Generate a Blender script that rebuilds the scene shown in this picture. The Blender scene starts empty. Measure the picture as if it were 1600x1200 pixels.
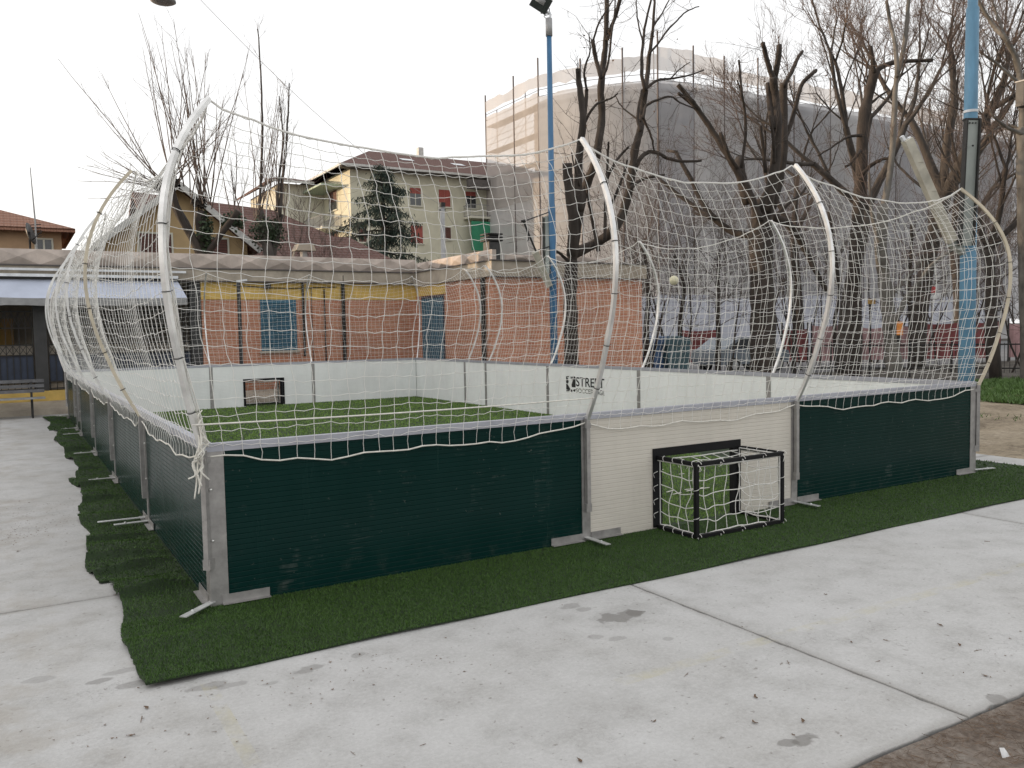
import bpy, math, random
import numpy as np
from mathutils import Vector, Matrix
random.seed(7); RNG = np.random.default_rng(11)
S = bpy.context.scene; COL = S.collection
# ------------------------------------------------------------------ camera geometry
F, CX, CY, CZ, YAW, PIT, ROL = 1314.2, -1.0835, -5.7607, 1.803, 0.536, -0.063, -0.019
def _axes():
    f = np.array([math.sin(YAW)*math.cos(PIT), math.cos(YAW)*math.cos(PIT), math.sin(PIT)])
    r = np.array([math.cos(YAW), -math.sin(YAW), 0.]); u = np.cross(r, f)
    c, s = math.cos(ROL), math.sin(ROL)
    return np.array([c*r+s*u, -s*r+c*u, f])
AX = _axes(); CAM = np.array([CX, CY, CZ])
def ray(px, py): return np.array([px-800., 600.-py, F]) @ AX
def ony(px, py, Y): d = ray(px, py); return CAM+d*(Y-CY)/d[1]
def onx(px, py, X): d = ray(px, py); return CAM+d*(X-CX)/d[0]
def onz(px, py, Z): d = ray(px, py); return CAM+d*(Z-CZ)/d[2]
def at(px, py, d): return CAM+ray(px, py)*d/F
cam = bpy.data.cameras.new('camera'); co = bpy.data.objects.new('camera', cam); COL.objects.link(co)
cam.sensor_fit = 'HORIZONTAL'; cam.sensor_width = 36.; cam.lens = F/1600*36; cam.clip_end = 3000; cam.clip_start = .05
co.matrix_world = Matrix(((AX[0][0], AX[1][0], -AX[2][0], CX), (AX[0][1], AX[1][1], -AX[2][1], CY), (AX[0][2], AX[1][2], -AX[2][2], CZ), (0, 0, 0, 1)))
S.camera = co
# ------------------------------------------------------------------ world and sun
SUN_EL, SUN_AZ = math.radians(4.6), math.radians(-55.0)     # azimuth from +Y towards +X
w = bpy.data.worlds.new('World'); S.world = w; w.use_nodes = True
nt = w.node_tree; bg = nt.nodes['Background']
sky = nt.nodes.new('ShaderNodeTexSky'); sky.sky_type = 'NISHITA'; sky.sun_disc = False
sky.sun_elevation = SUN_EL; sky.sun_rotation = SUN_AZ; sky.air_density = 1.0; sky.dust_density = 3.0; sky.ozone_density = 1.0
hs = nt.nodes.new('ShaderNodeHueSaturation'); hs.inputs['Saturation'].default_value = .45; hs.inputs['Value'].default_value = 1.0
mx = nt.nodes.new('ShaderNodeMix'); mx.data_type = 'RGBA'; mx.inputs[0].default_value = .48     # thin even cloud over the clear sky
mx.inputs[7].default_value = (8.6, 8.5, 8.5, 1)
nt.links.new(sky.outputs[0], hs.inputs['Color']); nt.links.new(hs.outputs[0], mx.inputs[6]); nt.links.new(mx.outputs[2], bg.inputs['Color'])
bg.inputs['Strength'].default_value = .13
sl = bpy.data.lights.new('sun', 'SUN'); sl.energy = 2.1; sl.angle = math.radians(.8); sl.color = (1., .74, .48)
so = bpy.data.objects.new('sun', sl); COL.objects.link(so)
sd = Vector((math.sin(SUN_AZ)*math.cos(SUN_EL), math.cos(SUN_AZ)*math.cos(SUN_EL), math.sin(SUN_EL)))
so.rotation_euler = sd.to_track_quat('Z', 'Y').to_euler()
S.view_settings.view_transform = 'Standard'; S.view_settings.look = 'None'; S.view_settings.exposure = .86; S.view_settings.gamma = 1
S.cycles.max_bounces = 8; S.cycles.transparent_max_bounces = 24
# ------------------------------------------------------------------ materials
def nodes(name):
    m = bpy.data.materials.new(name); m.use_nodes = True
    t = m.node_tree; return m, t, t.nodes['Principled BSDF']
def N(t, typ, **kw):
    n = t.nodes.new(typ)
    for k, v in kw.items(): setattr(n, k, v)
    return n
def noise(t, scale, detail=4, rough=.55, vec=None, mapping=None):
    n = N(t, 'ShaderNodeTexNoise'); n.inputs['Scale'].default_value = scale; n.inputs['Detail'].default_value = detail; n.inputs['Roughness'].default_value = rough
    if vec is None:
        tc = N(t, 'ShaderNodeTexCoord'); vec = tc.outputs['Object']
        if mapping:
            mp = N(t, 'ShaderNodeMapping'); mp.inputs['Scale'].default_value = mapping; t.links.new(vec, mp.inputs[0]); vec = mp.outputs[0]
    t.links.new(vec, n.inputs['Vector']); return n
def ramp(t, fac, stops):
    r = N(t, 'ShaderNodeValToRGB'); e = r.color_ramp.elements
    e[0].position, e[0].color = stops[0][0], (*stops[0][1], 1); e[1].position, e[1].color = stops[-1][0], (*stops[-1][1], 1)
    for p, c in stops[1:-1]:
        x = e.new(p); x.color = (*c, 1)
    t.links.new(fac, r.inputs[0]); return r.outputs[0]
def bump(t, b, h, strength=.3, dist=.02):
    n = N(t, 'ShaderNodeBump'); n.inputs['Strength'].default_value = strength; n.inputs['Distance'].default_value = dist
    t.links.new(h, n.inputs['Height']); t.links.new(n.outputs[0], b.inputs['Normal']); return n
def mixc(t, fac, a, b, mode='MIX'):
    m = N(t, 'ShaderNodeMix', data_type='RGBA', blend_type=mode)
    for s_, v in ((0, fac), (6, a), (7, b)):
        if isinstance(v, (int, float)): m.inputs[s_].default_value = v
        elif isinstance(v, tuple): m.inputs[s_].default_value = (*v, 1)
        else: t.links.new(v, m.inputs[s_])
    return m.outputs[2]
def mth(t, op, a, b=None):
    m = N(t, 'ShaderNodeMath', operation=op)
    for i, v in enumerate((a, b)):
        if v is None: continue
        if isinstance(v, (int, float)): m.inputs[i].default_value = v
        else: t.links.new(v, m.inputs[i])
    return m.outputs[0]
def M(name, col, rough=.6, metal=0., var=.18, scale=6., bmp=0., bscale=60., mapping=None, spec=.5):
    m, t, b = nodes(name); c = np.array(col)
    n = noise(t, scale, 5, .6, mapping=mapping)
    lo, hi = tuple(c*(1-var)), tuple(np.minimum(c*(1+var), 1))
    t.links.new(ramp(t, n.outputs[0], [(.3, lo), (.7, hi)]), b.inputs['Base Color'])
    b.inputs['Roughness'].default_value = rough; b.inputs['Metallic'].default_value = metal; b.inputs['Specular IOR Level'].default_value = spec
    if bmp:
        bump(t, b, noise(t, bscale, 3, .6, mapping=mapping).outputs[0], bmp, .01)
    return m
def mask_blob(t, pos, cx, cy, rx, ry, nz, soft=.25):
    """1 inside a noisy ellipse"""
    mp = N(t, 'ShaderNodeMapping'); mp.inputs['Location'].default_value = (-cx/rx, -cy/ry, 0); mp.inputs['Scale'].default_value = (1/rx, 1/ry, 0)
    t.links.new(pos, mp.inputs[0])
    ln = N(t, 'ShaderNodeVectorMath', operation='LENGTH'); t.links.new(mp.outputs[0], ln.inputs[0])
    d = mth(t, 'ADD', ln.outputs['Value'], mth(t, 'MULTIPLY', mth(t, 'SUBTRACT', nz, .5), 2.4))
    mr = N(t, 'ShaderNodeMapRange'); mr.inputs['From Min'].default_value = 1+soft/2; mr.inputs['From Max'].default_value = 1-soft/2
    t.links.new(d, mr.inputs['Value']); return mr.outputs[0]
def concrete_mat():
    m, t, b = nodes('weathered_concrete')
    tc = N(t, 'ShaderNodeTexCoord'); pos = tc.outputs['Object']
    n1 = noise(t, .45, 6, .6, pos); n2 = noise(t, 3.5, 6, .65, pos); n3 = noise(t, 45, 4, .7, pos); n4 = noise(t, 9, 3, .5, pos)
    c = ramp(t, n1.outputs[0], [(.32, (.33, .315, .29)), (.5, (.46, .459, .452)), (.68, (.55, .55, .55))])
    c = mixc(t, .5, c, ramp(t, n2.outputs[0], [(.3, (.27, .262, .245)), (.5, (.46, .456, .447)), (.75, (.58, .579, .572))]))
    c = mixc(t, mth(t, 'MULTIPLY', n3.outputs[0], .5), c, ramp(t, n3.outputs[0], [(.3, (.19, .18, .17)), (.6, (.50, .497, .487))]))
    # dark pits and specks
    sp = noise(t, 26, 2, .5, pos); c = mixc(t, ramp(t, sp.outputs[0], [(.66, (0, 0, 0)), (.74, (.6,)*3)]), c, (.17, .155, .135))
    # dirt lying on the slab at the left
    mp = N(t, 'ShaderNodeSeparateXYZ'); t.links.new(pos, mp.inputs[0])
    mr = N(t, 'ShaderNodeMapRange'); mr.inputs['From Min'].default_value = -.3; mr.inputs['From Max'].default_value = -1.6; t.links.new(mp.outputs[0], mr.inputs[0])
    g = noise(t, 2.2, 6, .7, pos); gm = mth(t, 'MULTIPLY', mr.outputs[0], ramp(t, g.outputs[0], [(.48, (0, 0, 0)), (.62, (.6,)*3)]))
    c = mixc(t, gm, c, (.30, .265, .215))
    vo = N(t, 'ShaderNodeTexVoronoi', feature='DISTANCE_TO_EDGE'); vo.inputs['Scale'].default_value = .55; dv = N(t, 'ShaderNodeVectorMath', operation='ADD'); t.links.new(pos, dv.inputs[0]); t.links.new(noise(t, 2.5, 5, .7, pos).outputs[1], dv.inputs[1]); t.links.new(dv.outputs[0], vo.inputs[0])
    crk = mth(t, 'MULTIPLY', ramp(t, vo.outputs[0], [(.0, (1, 1, 1)), (.0035, (0, 0, 0))]), ramp(t, n1.outputs[0], [(.5, (0, 0, 0)), (.6, (.5,)*3)])); c = mixc(t, crk, c, (.14, .13, .12))
    for ax_i, lines in ((0, (2.6, 6.6, -1.4)), (1, (-3.6, .68))):
        sj = N(t, 'ShaderNodeSeparateXYZ'); t.links.new(pos, sj.inputs[0])
        for L_ in lines:
            dj = mth(t, 'ABSOLUTE', mth(t, 'SUBTRACT', sj.outputs[ax_i], L_)); mj = N(t, 'ShaderNodeMapRange'); mj.inputs['From Min'].default_value = .075; mj.inputs['From Max'].default_value = .004; t.links.new(dj, mj.inputs[0])
            c = mixc(t, mth(t, 'MULTIPLY', mth(t, 'MULTIPLY', mj.outputs[0], ramp(t, n2.outputs[0], [(.35, (.1,)*3), (.65, (1, 1, 1))])), .55), c, (.17, .155, .135))
    ag = noise(t, 130, 2, .6, pos); c = mixc(t, ramp(t, ag.outputs[0], [(.60, (0, 0, 0)), (.72, (.38,)*3)]), c, (.20, .19, .175)); c = mixc(t, ramp(t, ag.outputs[0], [(.28, (.30,)*3), (.40, (0, 0, 0))]), c, (.58, .57, .55))
    # damp stains with their own outline
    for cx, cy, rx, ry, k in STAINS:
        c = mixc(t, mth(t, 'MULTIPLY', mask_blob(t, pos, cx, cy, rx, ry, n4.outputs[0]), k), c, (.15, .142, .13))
    # worn yellow court lines
    wear = ramp(t, noise(t, 5, 6, .7, pos).outputs[0], [(.44, (0, 0, 0)), (.70, (.38,)*3)])
    def band(ch, c0, hw, lo, hi, other):
        a = mth(t, 'LESS_THAN', mth(t, 'ABSOLUTE', mth(t, 'SUBTRACT', ch, c0)), hw)
        return mth(t, 'MULTIPLY', mth(t, 'MULTIPLY', a, mth(t, 'GREATER_THAN', other, lo)), mth(t, 'LESS_THAN', other, hi))
    y = mth(t, 'MAXIMUM', band(mp.outputs[1], -2.42, .045, 1.5, 9.5, mp.outputs[0]), band(mp.outputs[0], -.29, .035, -3.2, -1.25, mp.outputs[1]))
    c = mixc(t, mth(t, 'MULTIPLY', y, wear), c, (.45, .40, .19))
    t.links.new(c, b.inputs['Base Color']); b.inputs['Roughness'].default_value = .85; b.inputs['Specular IOR Level'].default_value = .3
    bump(t, b, mth(t, 'ADD', n3.outputs[0], mth(t, 'MULTIPLY', n2.outputs[0], .6)), .3, .006)
    return m
STAINS = []
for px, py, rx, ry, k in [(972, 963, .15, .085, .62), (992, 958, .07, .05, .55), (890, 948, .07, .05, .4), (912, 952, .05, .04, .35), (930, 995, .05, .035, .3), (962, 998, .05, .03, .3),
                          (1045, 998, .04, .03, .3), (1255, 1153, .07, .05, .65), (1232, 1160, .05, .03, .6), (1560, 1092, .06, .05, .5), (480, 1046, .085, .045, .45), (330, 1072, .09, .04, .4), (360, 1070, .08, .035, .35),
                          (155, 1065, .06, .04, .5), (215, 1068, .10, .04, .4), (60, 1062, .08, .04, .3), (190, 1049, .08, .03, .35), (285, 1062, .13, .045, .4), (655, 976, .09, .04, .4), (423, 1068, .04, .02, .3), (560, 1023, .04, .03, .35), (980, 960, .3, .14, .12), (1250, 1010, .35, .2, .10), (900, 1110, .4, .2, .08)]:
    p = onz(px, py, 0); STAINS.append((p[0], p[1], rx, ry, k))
def ground_mat(name, a, b_, c_, sc=1.5, bstr=.6):
    m, t, b = nodes(name)
    n1 = noise(t, sc, 8, .65); n2 = noise(t, sc*14, 5, .7)
    c = mixc(t, .5, ramp(t, n1.outputs[0], [(.38, a), (.5, b_), (.62, c_)]), ramp(t, n2.outputs[0], [(.36, a), (.54, b_), (.68, c_)]))
    t.links.new(c, b.inputs['Base Color']); b.inputs['Roughness'].default_value = .95; b.inputs['Specular IOR Level'].default_value = .1
    bump(t, b, mth(t, 'ADD', n1.outputs[0], n2.outputs[0]), bstr, .05); return m
def brick_mat():
    m, t, b = nodes('pink_brick')
    tc = N(t, 'ShaderNodeTexCoord'); sx = N(t, 'ShaderNodeSeparateXYZ'); t.links.new(tc.outputs['Object'], sx.inputs[0])
    cb = N(t, 'ShaderNodeCombineXYZ'); t.links.new(mth(t, 'ADD', sx.outputs[0], sx.outputs[1]), cb.inputs[0]); t.links.new(sx.outputs[2], cb.inputs[1])
    br = N(t, 'ShaderNodeTexBrick'); br.inputs['Scale'].default_value = 1; br.inputs['Brick Width'].default_value = .26; br.inputs['Row Height'].default_value = .075; br.inputs['Mortar Size'].default_value = .008
    br.inputs['Color1'].default_value = (.50, .205, .12, 1); br.inputs['Color2'].default_value = (.60, .29, .185, 1); br.inputs['Mortar'].default_value = (.56, .42, .33, 1); br.inputs['Bias'].default_value = -.1
    t.links.new(cb.outputs[0], br.inputs['Vector'])
    n = noise(t, .9, 5, .6); c = mixc(t, .55, br.outputs[0], ramp(t, n.outputs[0], [(.3, (.55,)*3), (.7, (1., 1., 1.))]), 'MULTIPLY')
    n2 = noise(t, 5, 5, .7); c = mixc(t, ramp(t, n2.outputs[0], [(.6, (0, 0, 0)), (.75, (.35,)*3)]), c, (.62, .50, .44))
    t.links.new(c, b.inputs['Base Color']); b.inputs['Roughness'].default_value = .9
    bump(t, b, br.outputs['Fac'], -.4, .01); return m
def tile_mat(name, a, b_):
    m, t, b = nodes(name)
    n = noise(t, 1.2, 6, .7); n2 = noise(t, 14, 4, .7)
    c = mixc(t, .5, ramp(t, n.outputs[0], [(.3, a), (.7, b_)]), ramp(t, n2.outputs[0], [(.3, a), (.7, b_)]))
    t.links.new(c, b.inputs['Base Color']); b.inputs['Roughness'].default_value = .85
    wv = N(t, 'ShaderNodeTexWave', bands_direction='X'); wv.inputs['Scale'].default_value = 1.5; wv.inputs['Distortion'].default_value = .6
    wz = N(t, 'ShaderNodeTexWave', bands_direction='Z'); wz.inputs['Scale'].default_value = 2.2; wz.inputs['Distortion'].default_value = .4
    tc = N(t, 'ShaderNodeTexCoord'); t.links.new(tc.outputs['Object'], wv.inputs[0]); t.links.new(tc.outputs['Object'], wz.inputs[0])
    bump(t, b, mth(t, 'ADD', wv.outputs['Fac'], wz.outputs['Fac']), .9, .06); return m
def sheet_mat(name, col, alpha):
    m, t, b = nodes(name); out = t.nodes['Material Output']
    n = noise(t, .5, 5, .6, mapping=(1, 1, .25)); c = np.array(col)
    cc = ramp(t, n.outputs[0], [(.3, tuple(c*.86)), (.7, tuple(np.minimum(c*1.08, 1)))])
    d = N(t, 'ShaderNodeBsdfDiffuse'); tr = N(t, 'ShaderNodeBsdfTranslucent'); tp = N(t, 'ShaderNodeBsdfTransparent')
    t.links.new(cc, d.inputs[0]); t.links.new(cc, tr.inputs[0])
    m1 = N(t, 'ShaderNodeMixShader'); m1.inputs[0].default_value = .38; t.links.new(d.outputs[0], m1.inputs[1]); t.links.new(tr.outputs[0], m1.inputs[2])
    m2 = N(t, 'ShaderNodeMixShader'); t.links.new(m1.outputs[0], m2.inputs[1]); t.links.new(tp.outputs[0], m2.inputs[2])
    n3 = noise(t, .35, 4, .6); mr = N(t, 'ShaderNodeMapRange'); mr.inputs['From Min'].default_value = .3; mr.inputs['From Max'].default_value = .7
    mr.inputs['To Min'].default_value = alpha-.10; mr.inputs['To Max'].default_value = alpha+.10; t.links.new(n3.outputs[0], mr.inputs[0]); t.links.new(mr.outputs[0], m2.inputs[0])
    t.links.new(m2.outputs[0], out.inputs[0]); return m
def panel_mat(name, col, rough, streak, spec=.32):
    m, t, b = nodes(name); c = np.array(col)
    n1 = noise(t, 1.3, 5, .65); n2 = noise(t, 5, 5, .7, mapping=(1, 1, .15)); n3 = noise(t, 22, 3, .6)
    cc = mixc(t, .5, ramp(t, n1.outputs[0], [(.3, tuple(c*.88)), (.7, tuple(np.minimum(c*1.1, 1)))]), ramp(t, n2.outputs[0], [(.3, tuple(c*.9)), (.75, tuple(np.minimum(c*1.07, 1)))]))
    cc = mixc(t, ramp(t, n3.outputs[0], [(.70, (0, 0, 0)), (.76, (streak,)*3)]), cc, (.32, .31, .28))
    tc = N(t, 'ShaderNodeTexCoord'); sx = N(t, 'ShaderNodeSeparateXYZ'); t.links.new(tc.outputs['Object'], sx.inputs[0])
    spl = noise(t, 7, 5, .7); mr = N(t, 'ShaderNodeMapRange'); mr.inputs['From Min'].default_value = .26; mr.inputs['From Max'].default_value = .02; t.links.new(sx.outputs[2], mr.inputs[0])
    cc = mixc(t, mth(t, 'MULTIPLY', mr.outputs[0], ramp(t, spl.outputs[0], [(.52, (0, 0, 0)), (.75, (.12,)*3)])), cc, (.22, .2, .16))   # mud splashed on the foot of the board
    t.links.new(cc, b.inputs['Base Color'])
    t.links.new(ramp(t, n2.outputs[0], [(.3, (rough*.8,)*3), (.7, (min(1, rough*1.2),)*3)]), b.inputs['Roughness']); b.inputs['Specular IOR Level'].default_value = spec
    bw = noise(t, 1.1, 3, .5); sc2 = noise(t, 3.2, 6, .75, mapping=(1, 1, .6))
    sc3 = noise(t, 60, 2, .5, mapping=(.05, .05, 1)); cc2 = mixc(t, mth(t, 'MULTIPLY', ramp(t, sc2.outputs[0], [(.56, (0, 0, 0)), (.68, (1, 1, 1))]), ramp(t, sc3.outputs[0], [(.5, (0, 0, 0)), (.62, (.14,)*3)])), cc, (.30, .30, .28))
    t.links.new(cc2, b.inputs['Base Color']); bump(t, b, bw.outputs[0], .35, .03); return m
CONC = concrete_mat()
DIRT = ground_mat('dry_dirt', (.10, .085, .062), (.23, .195, .15), (.36, .31, .245), .9)
SAND = ground_mat('sandy_dirt', (.15, .12, .09), (.33, .275, .20), (.43, .365, .28), .8, .8)
NEED = ground_mat('pine_needle_dirt', (.13, .10, .08), (.28, .23, .19), (.40, .36, .32), 2.2, 1.)
DARKG = ground_mat('dark_soil', (.05, .046, .04), (.11, .10, .088), (.17, .155, .135), .5)
STREET = M('street_asphalt', (.16, .16, .165), .9, var=.2, scale=.5)
GRASS = M('grass_blade', (.075, .145, .028), .6, var=.4, scale=3); SOIL = ground_mat('grass_soil', (.05, .06, .02), (.08, .10, .035), (.12, .13, .06), 3)
TURF = M('turf_backing', (.014, .030, .008), .9, var=.3, scale=8)
def blade_mat(name, a, b_):
    m, t, b = nodes(name)
    n1 = noise(t, 1.1, 5, .65); n2 = noise(t, 40, 2, .5)
    t.links.new(mixc(t, .5, ramp(t, n1.outputs[0], [(.3, a), (.7, b_)]), ramp(t, n2.outputs[0], [(.3, a), (.7, b_)])), b.inputs['Base Color'])
    b.inputs['Roughness'].default_value = .55; b.inputs['Specular IOR Level'].default_value = .35; return m
PILE = blade_mat('turf_pile', (.031, .078, .010), (.068, .142, .021)); PILE_LIT = blade_mat('pitch_pile_lit', (.13, .235, .036), (.20, .33, .062))  # inner pile is the same turf, its lit look put into the colour
PGREEN = panel_mat('dark_green_board', (.0032, .0235, .0205), .24, .2, .13); PWHITE = panel_mat('white_board', (.81, .83, .81), .42, .12); PCREAM = panel_mat('cream_board', (.60, .565, .50), .45, .15)
GALV = M('galvanised_steel', (.33, .32, .31), .5, .55, .2, 12, .1, 80); RAIL = M('rail_aluminium', (.42, .43, .48), .45, .5, .12, 6)
FOOT = M('foot_steel', (.55, .56, .55), .45, .5, .2, 14); POLE = M('pole_aluminium', (.72, .715, .70), .36, .7, .22, 5); POLE_LIT = M('pole_warm_lit', (.56, .50, .39), .5, .2, .15, 5)  # second pole metal has warm sun and reflection put into its colour
def cord_mat(name, col, k):
    m, t, b = nodes(name); tr = N(t, 'ShaderNodeBsdfTranslucent'); mxs = N(t, 'ShaderNodeMixShader'); mxs.inputs[0].default_value = k
    b.inputs['Base Color'].default_value = (*col, 1); b.inputs['Roughness'].default_value = .8; tr.inputs[0].default_value = (*col, 1)
    t.links.new(b.outputs[0], mxs.inputs[1]); t.links.new(tr.outputs[0], mxs.inputs[2]); t.links.new(mxs.outputs[0], t.nodes['Material Output'].inputs[0]); return m
NET = cord_mat('net_cord', (.93, .92, .89), .42); TOPR = cord_mat('top_rope_cord', (.92, .91, .88), .4); ROPE = M('rope', (.70, .68, .62), .85, var=.15, scale=30)
BLACK = M('black_paint', (.007, .007, .008), .6, 0., .25, 10, spec=.2); INK = M('black_lettering', (.012, .013, .013), .6, var=.4, scale=25); INK2 = M('olive_lettering', (.12, .12, .085), .6, var=.4, scale=25)
TIE = M('cable_tie', (.012, .012, .012), .5); BOLT = M('bolt_zinc', (.6, .6, .58), .3, .8)
BRICK = brick_mat(); YELLOW = M('yellow_render', (.64, .44, .13), .85, var=.2, scale=2.5); FASCIA = M('concrete_fascia', (.37, .325, .265), .9, var=.25, scale=2.5, bmp=.2, bscale=12)
CAST = M('cast_concrete', (.45, .385, .34), .88, var=.28, scale=2, bmp=.15, bscale=20); ROOFD = M('roof_felt', (.07, .065, .06), .9); DARK = M('dark_interior', (.012, .012, .013), .8)
BLUESH = M('blue_shutter', (.055, .145, .205), .6, var=.25, scale=7); NAVY = M('navy_panel', (.022, .032, .058), .55, var=.3, scale=3); IRON = M('dark_iron', (.028, .027, .026), .6, .3, .3, 10)
AWN = M('awning_canvas', (.46, .50, .60), .75, var=.12, scale=1.5); AWNV = M('awning_valance', (.27, .27, .27), .8, var=.25, scale=4); WRAIL = M('white_rail', (.66, .68, .7), .4, .1)
BLUE = M('blue_paint', (.045, .145, .28), .45, var=.25, scale=2.5, mapping=(2, 2, .6)); BLUE2 = M('faded_blue_paint', (.105, .25, .38), .5, var=.25, scale=2., mapping=(3, 3, .7)); GREY = M('grey_paint', (.34, .34, .34), .5, .2)
GLASS = M('dark_glass', (.03, .035, .04), .15, var=.3, scale=1, spec=.8); LAMPG = M('lamp_glass', (.05, .06, .055), .12, .3, .2, 6); LAMPB = M('lamp_housing', (.05, .05, .05), .5, .3)
CHAN = M('channel_steel', (.31, .34, .32), .55, .2, .25, 3, mapping=(1, 1, .4)); BEIGE = M('arm_beige', (.47, .45, .38), .6, .1, .25, 4)
BARK = M('dark_bark', (.038, .030, .025), .95, var=.45, scale=7, bmp=.8, bscale=14, mapping=(1, 1, .3)); BARK2 = M('brown_bark', (.066, .056, .049), .95, var=.4, scale=6, bmp=.7, bscale=14, mapping=(1, 1, .3))
BARK3 = M('pale_bark', (.125, .116, .103), .9, var=.45, scale=3.5, bmp=.5, bscale=10, mapping=(1, 1, .5)); TWIG = M('twig_bark', (.085, .069, .058), .95, var=.3, scale=2); WHIP = M('whip_bark', (.15, .112, .092), .9, var=.3, scale=2); TWIG2 = M('red_twig_bark', (.125, .092, .077), .95, var=.3, scale=2)
NEEDLE = M('cedar_needles', (.026, .045, .033), .8, var=.45, scale=3); IVY = M('ivy_leaf', (.030, .050, .022), .6, var=.4, scale=4); LEAF = M('dry_leaf', (.15, .10, .065), .85, var=.5, scale=12); LEAFT = M('tree_dry_leaf', (.17, .095, .055), .9, var=.4, scale=5)
CREAM = M('cream_render', (.58, .56, .44), .9, var=.12, scale=.8); PALE = M('pale_render', (.60, .59, .50), .9, var=.1, scale=.8); REDSH = M('red_shutter', (.33, .08, .062), .65, var=.2, scale=3); BROWNSH = M('brown_shutter', (.11, .045, .035), .7, var=.2, scale=3)
PALEG = M('pale_green_trim', (.36, .44, .34), .7); GREENAW = M('green_blind', (.035, .24, .13), .7, var=.15, scale=2); TILE = tile_mat('brown_roof_tiles', (.085, .042, .034), (.17, .085, .068)); TILE2 = tile_mat('orange_roof_tiles', (.20, .095, .06), (.32, .165, .11)); EAVE = M('eave', (.11, .10, .095), .8); GUTTER = M('white_gutter', (.5, .5, .48), .6)
OCHRE = M('ochre_render', (.46, .335, .18), .9, var=.15, scale=1.2); TAN = M('tan_render', (.42, .28, .17), .9, var=.2, scale=1.2)
NETW = sheet_mat('pale_scaffold_netting', (.68, .665, .66), .20); NETG = sheet_mat('grey_scaffold_netting', (.50, .495, .51), .15); NETM = sheet_mat('mid_scaffold_netting', (.61, .60, .60), .17); NETT = sheet_mat('thin_scaffold_netting', (.58, .54, .51), .28)
GREYW = M('grey_building_wall', (.55, .54, .54), .9, var=.1, scale=.4); HOARD = M('white_hoarding', (.40, .41, .46), .7, var=.15, scale=.6); SPOLE = M('scaffold_tube', (.11, .09, .085), .6, .3); DECK = M('scaffold_deck', (.30, .27, .25), .8)
REDM = M('red_barrier', (.20, .055, .055), .8, var=.3, scale=1.2); PINK = M('faded_barrier', (.36, .22, .22), .8, var=.3, scale=1.5); ORANGE = M('orange_sign', (.60, .22, .04), .6); BINC = M('teal_bin', (.035, .085, .105), .5, var=.3, scale=2); BINB = M('blue_bin', (.04, .09, .19), .5, var=.3, scale=2)
CARP = M('car_paint', (.17, .20, .23), .25, .1, .05, 1); TYRE = M('tyre', (.02, .02, .02), .8); BALL = M('ball_leather', (.66, .62, .44), .5, var=.2, scale=14); SIGNR = M('red_sign', (.55, .06, .06), .5); SIGNW = M('white_sign', (.75, .75, .75), .5); AMBER = M('amber_box', (.40, .24, .06), .6)
WOOD = M('grey_slat', (.14, .14, .145), .7, var=.3, scale=6); PAPER = M('white_paper', (.75, .75, .75), .8)
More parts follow.
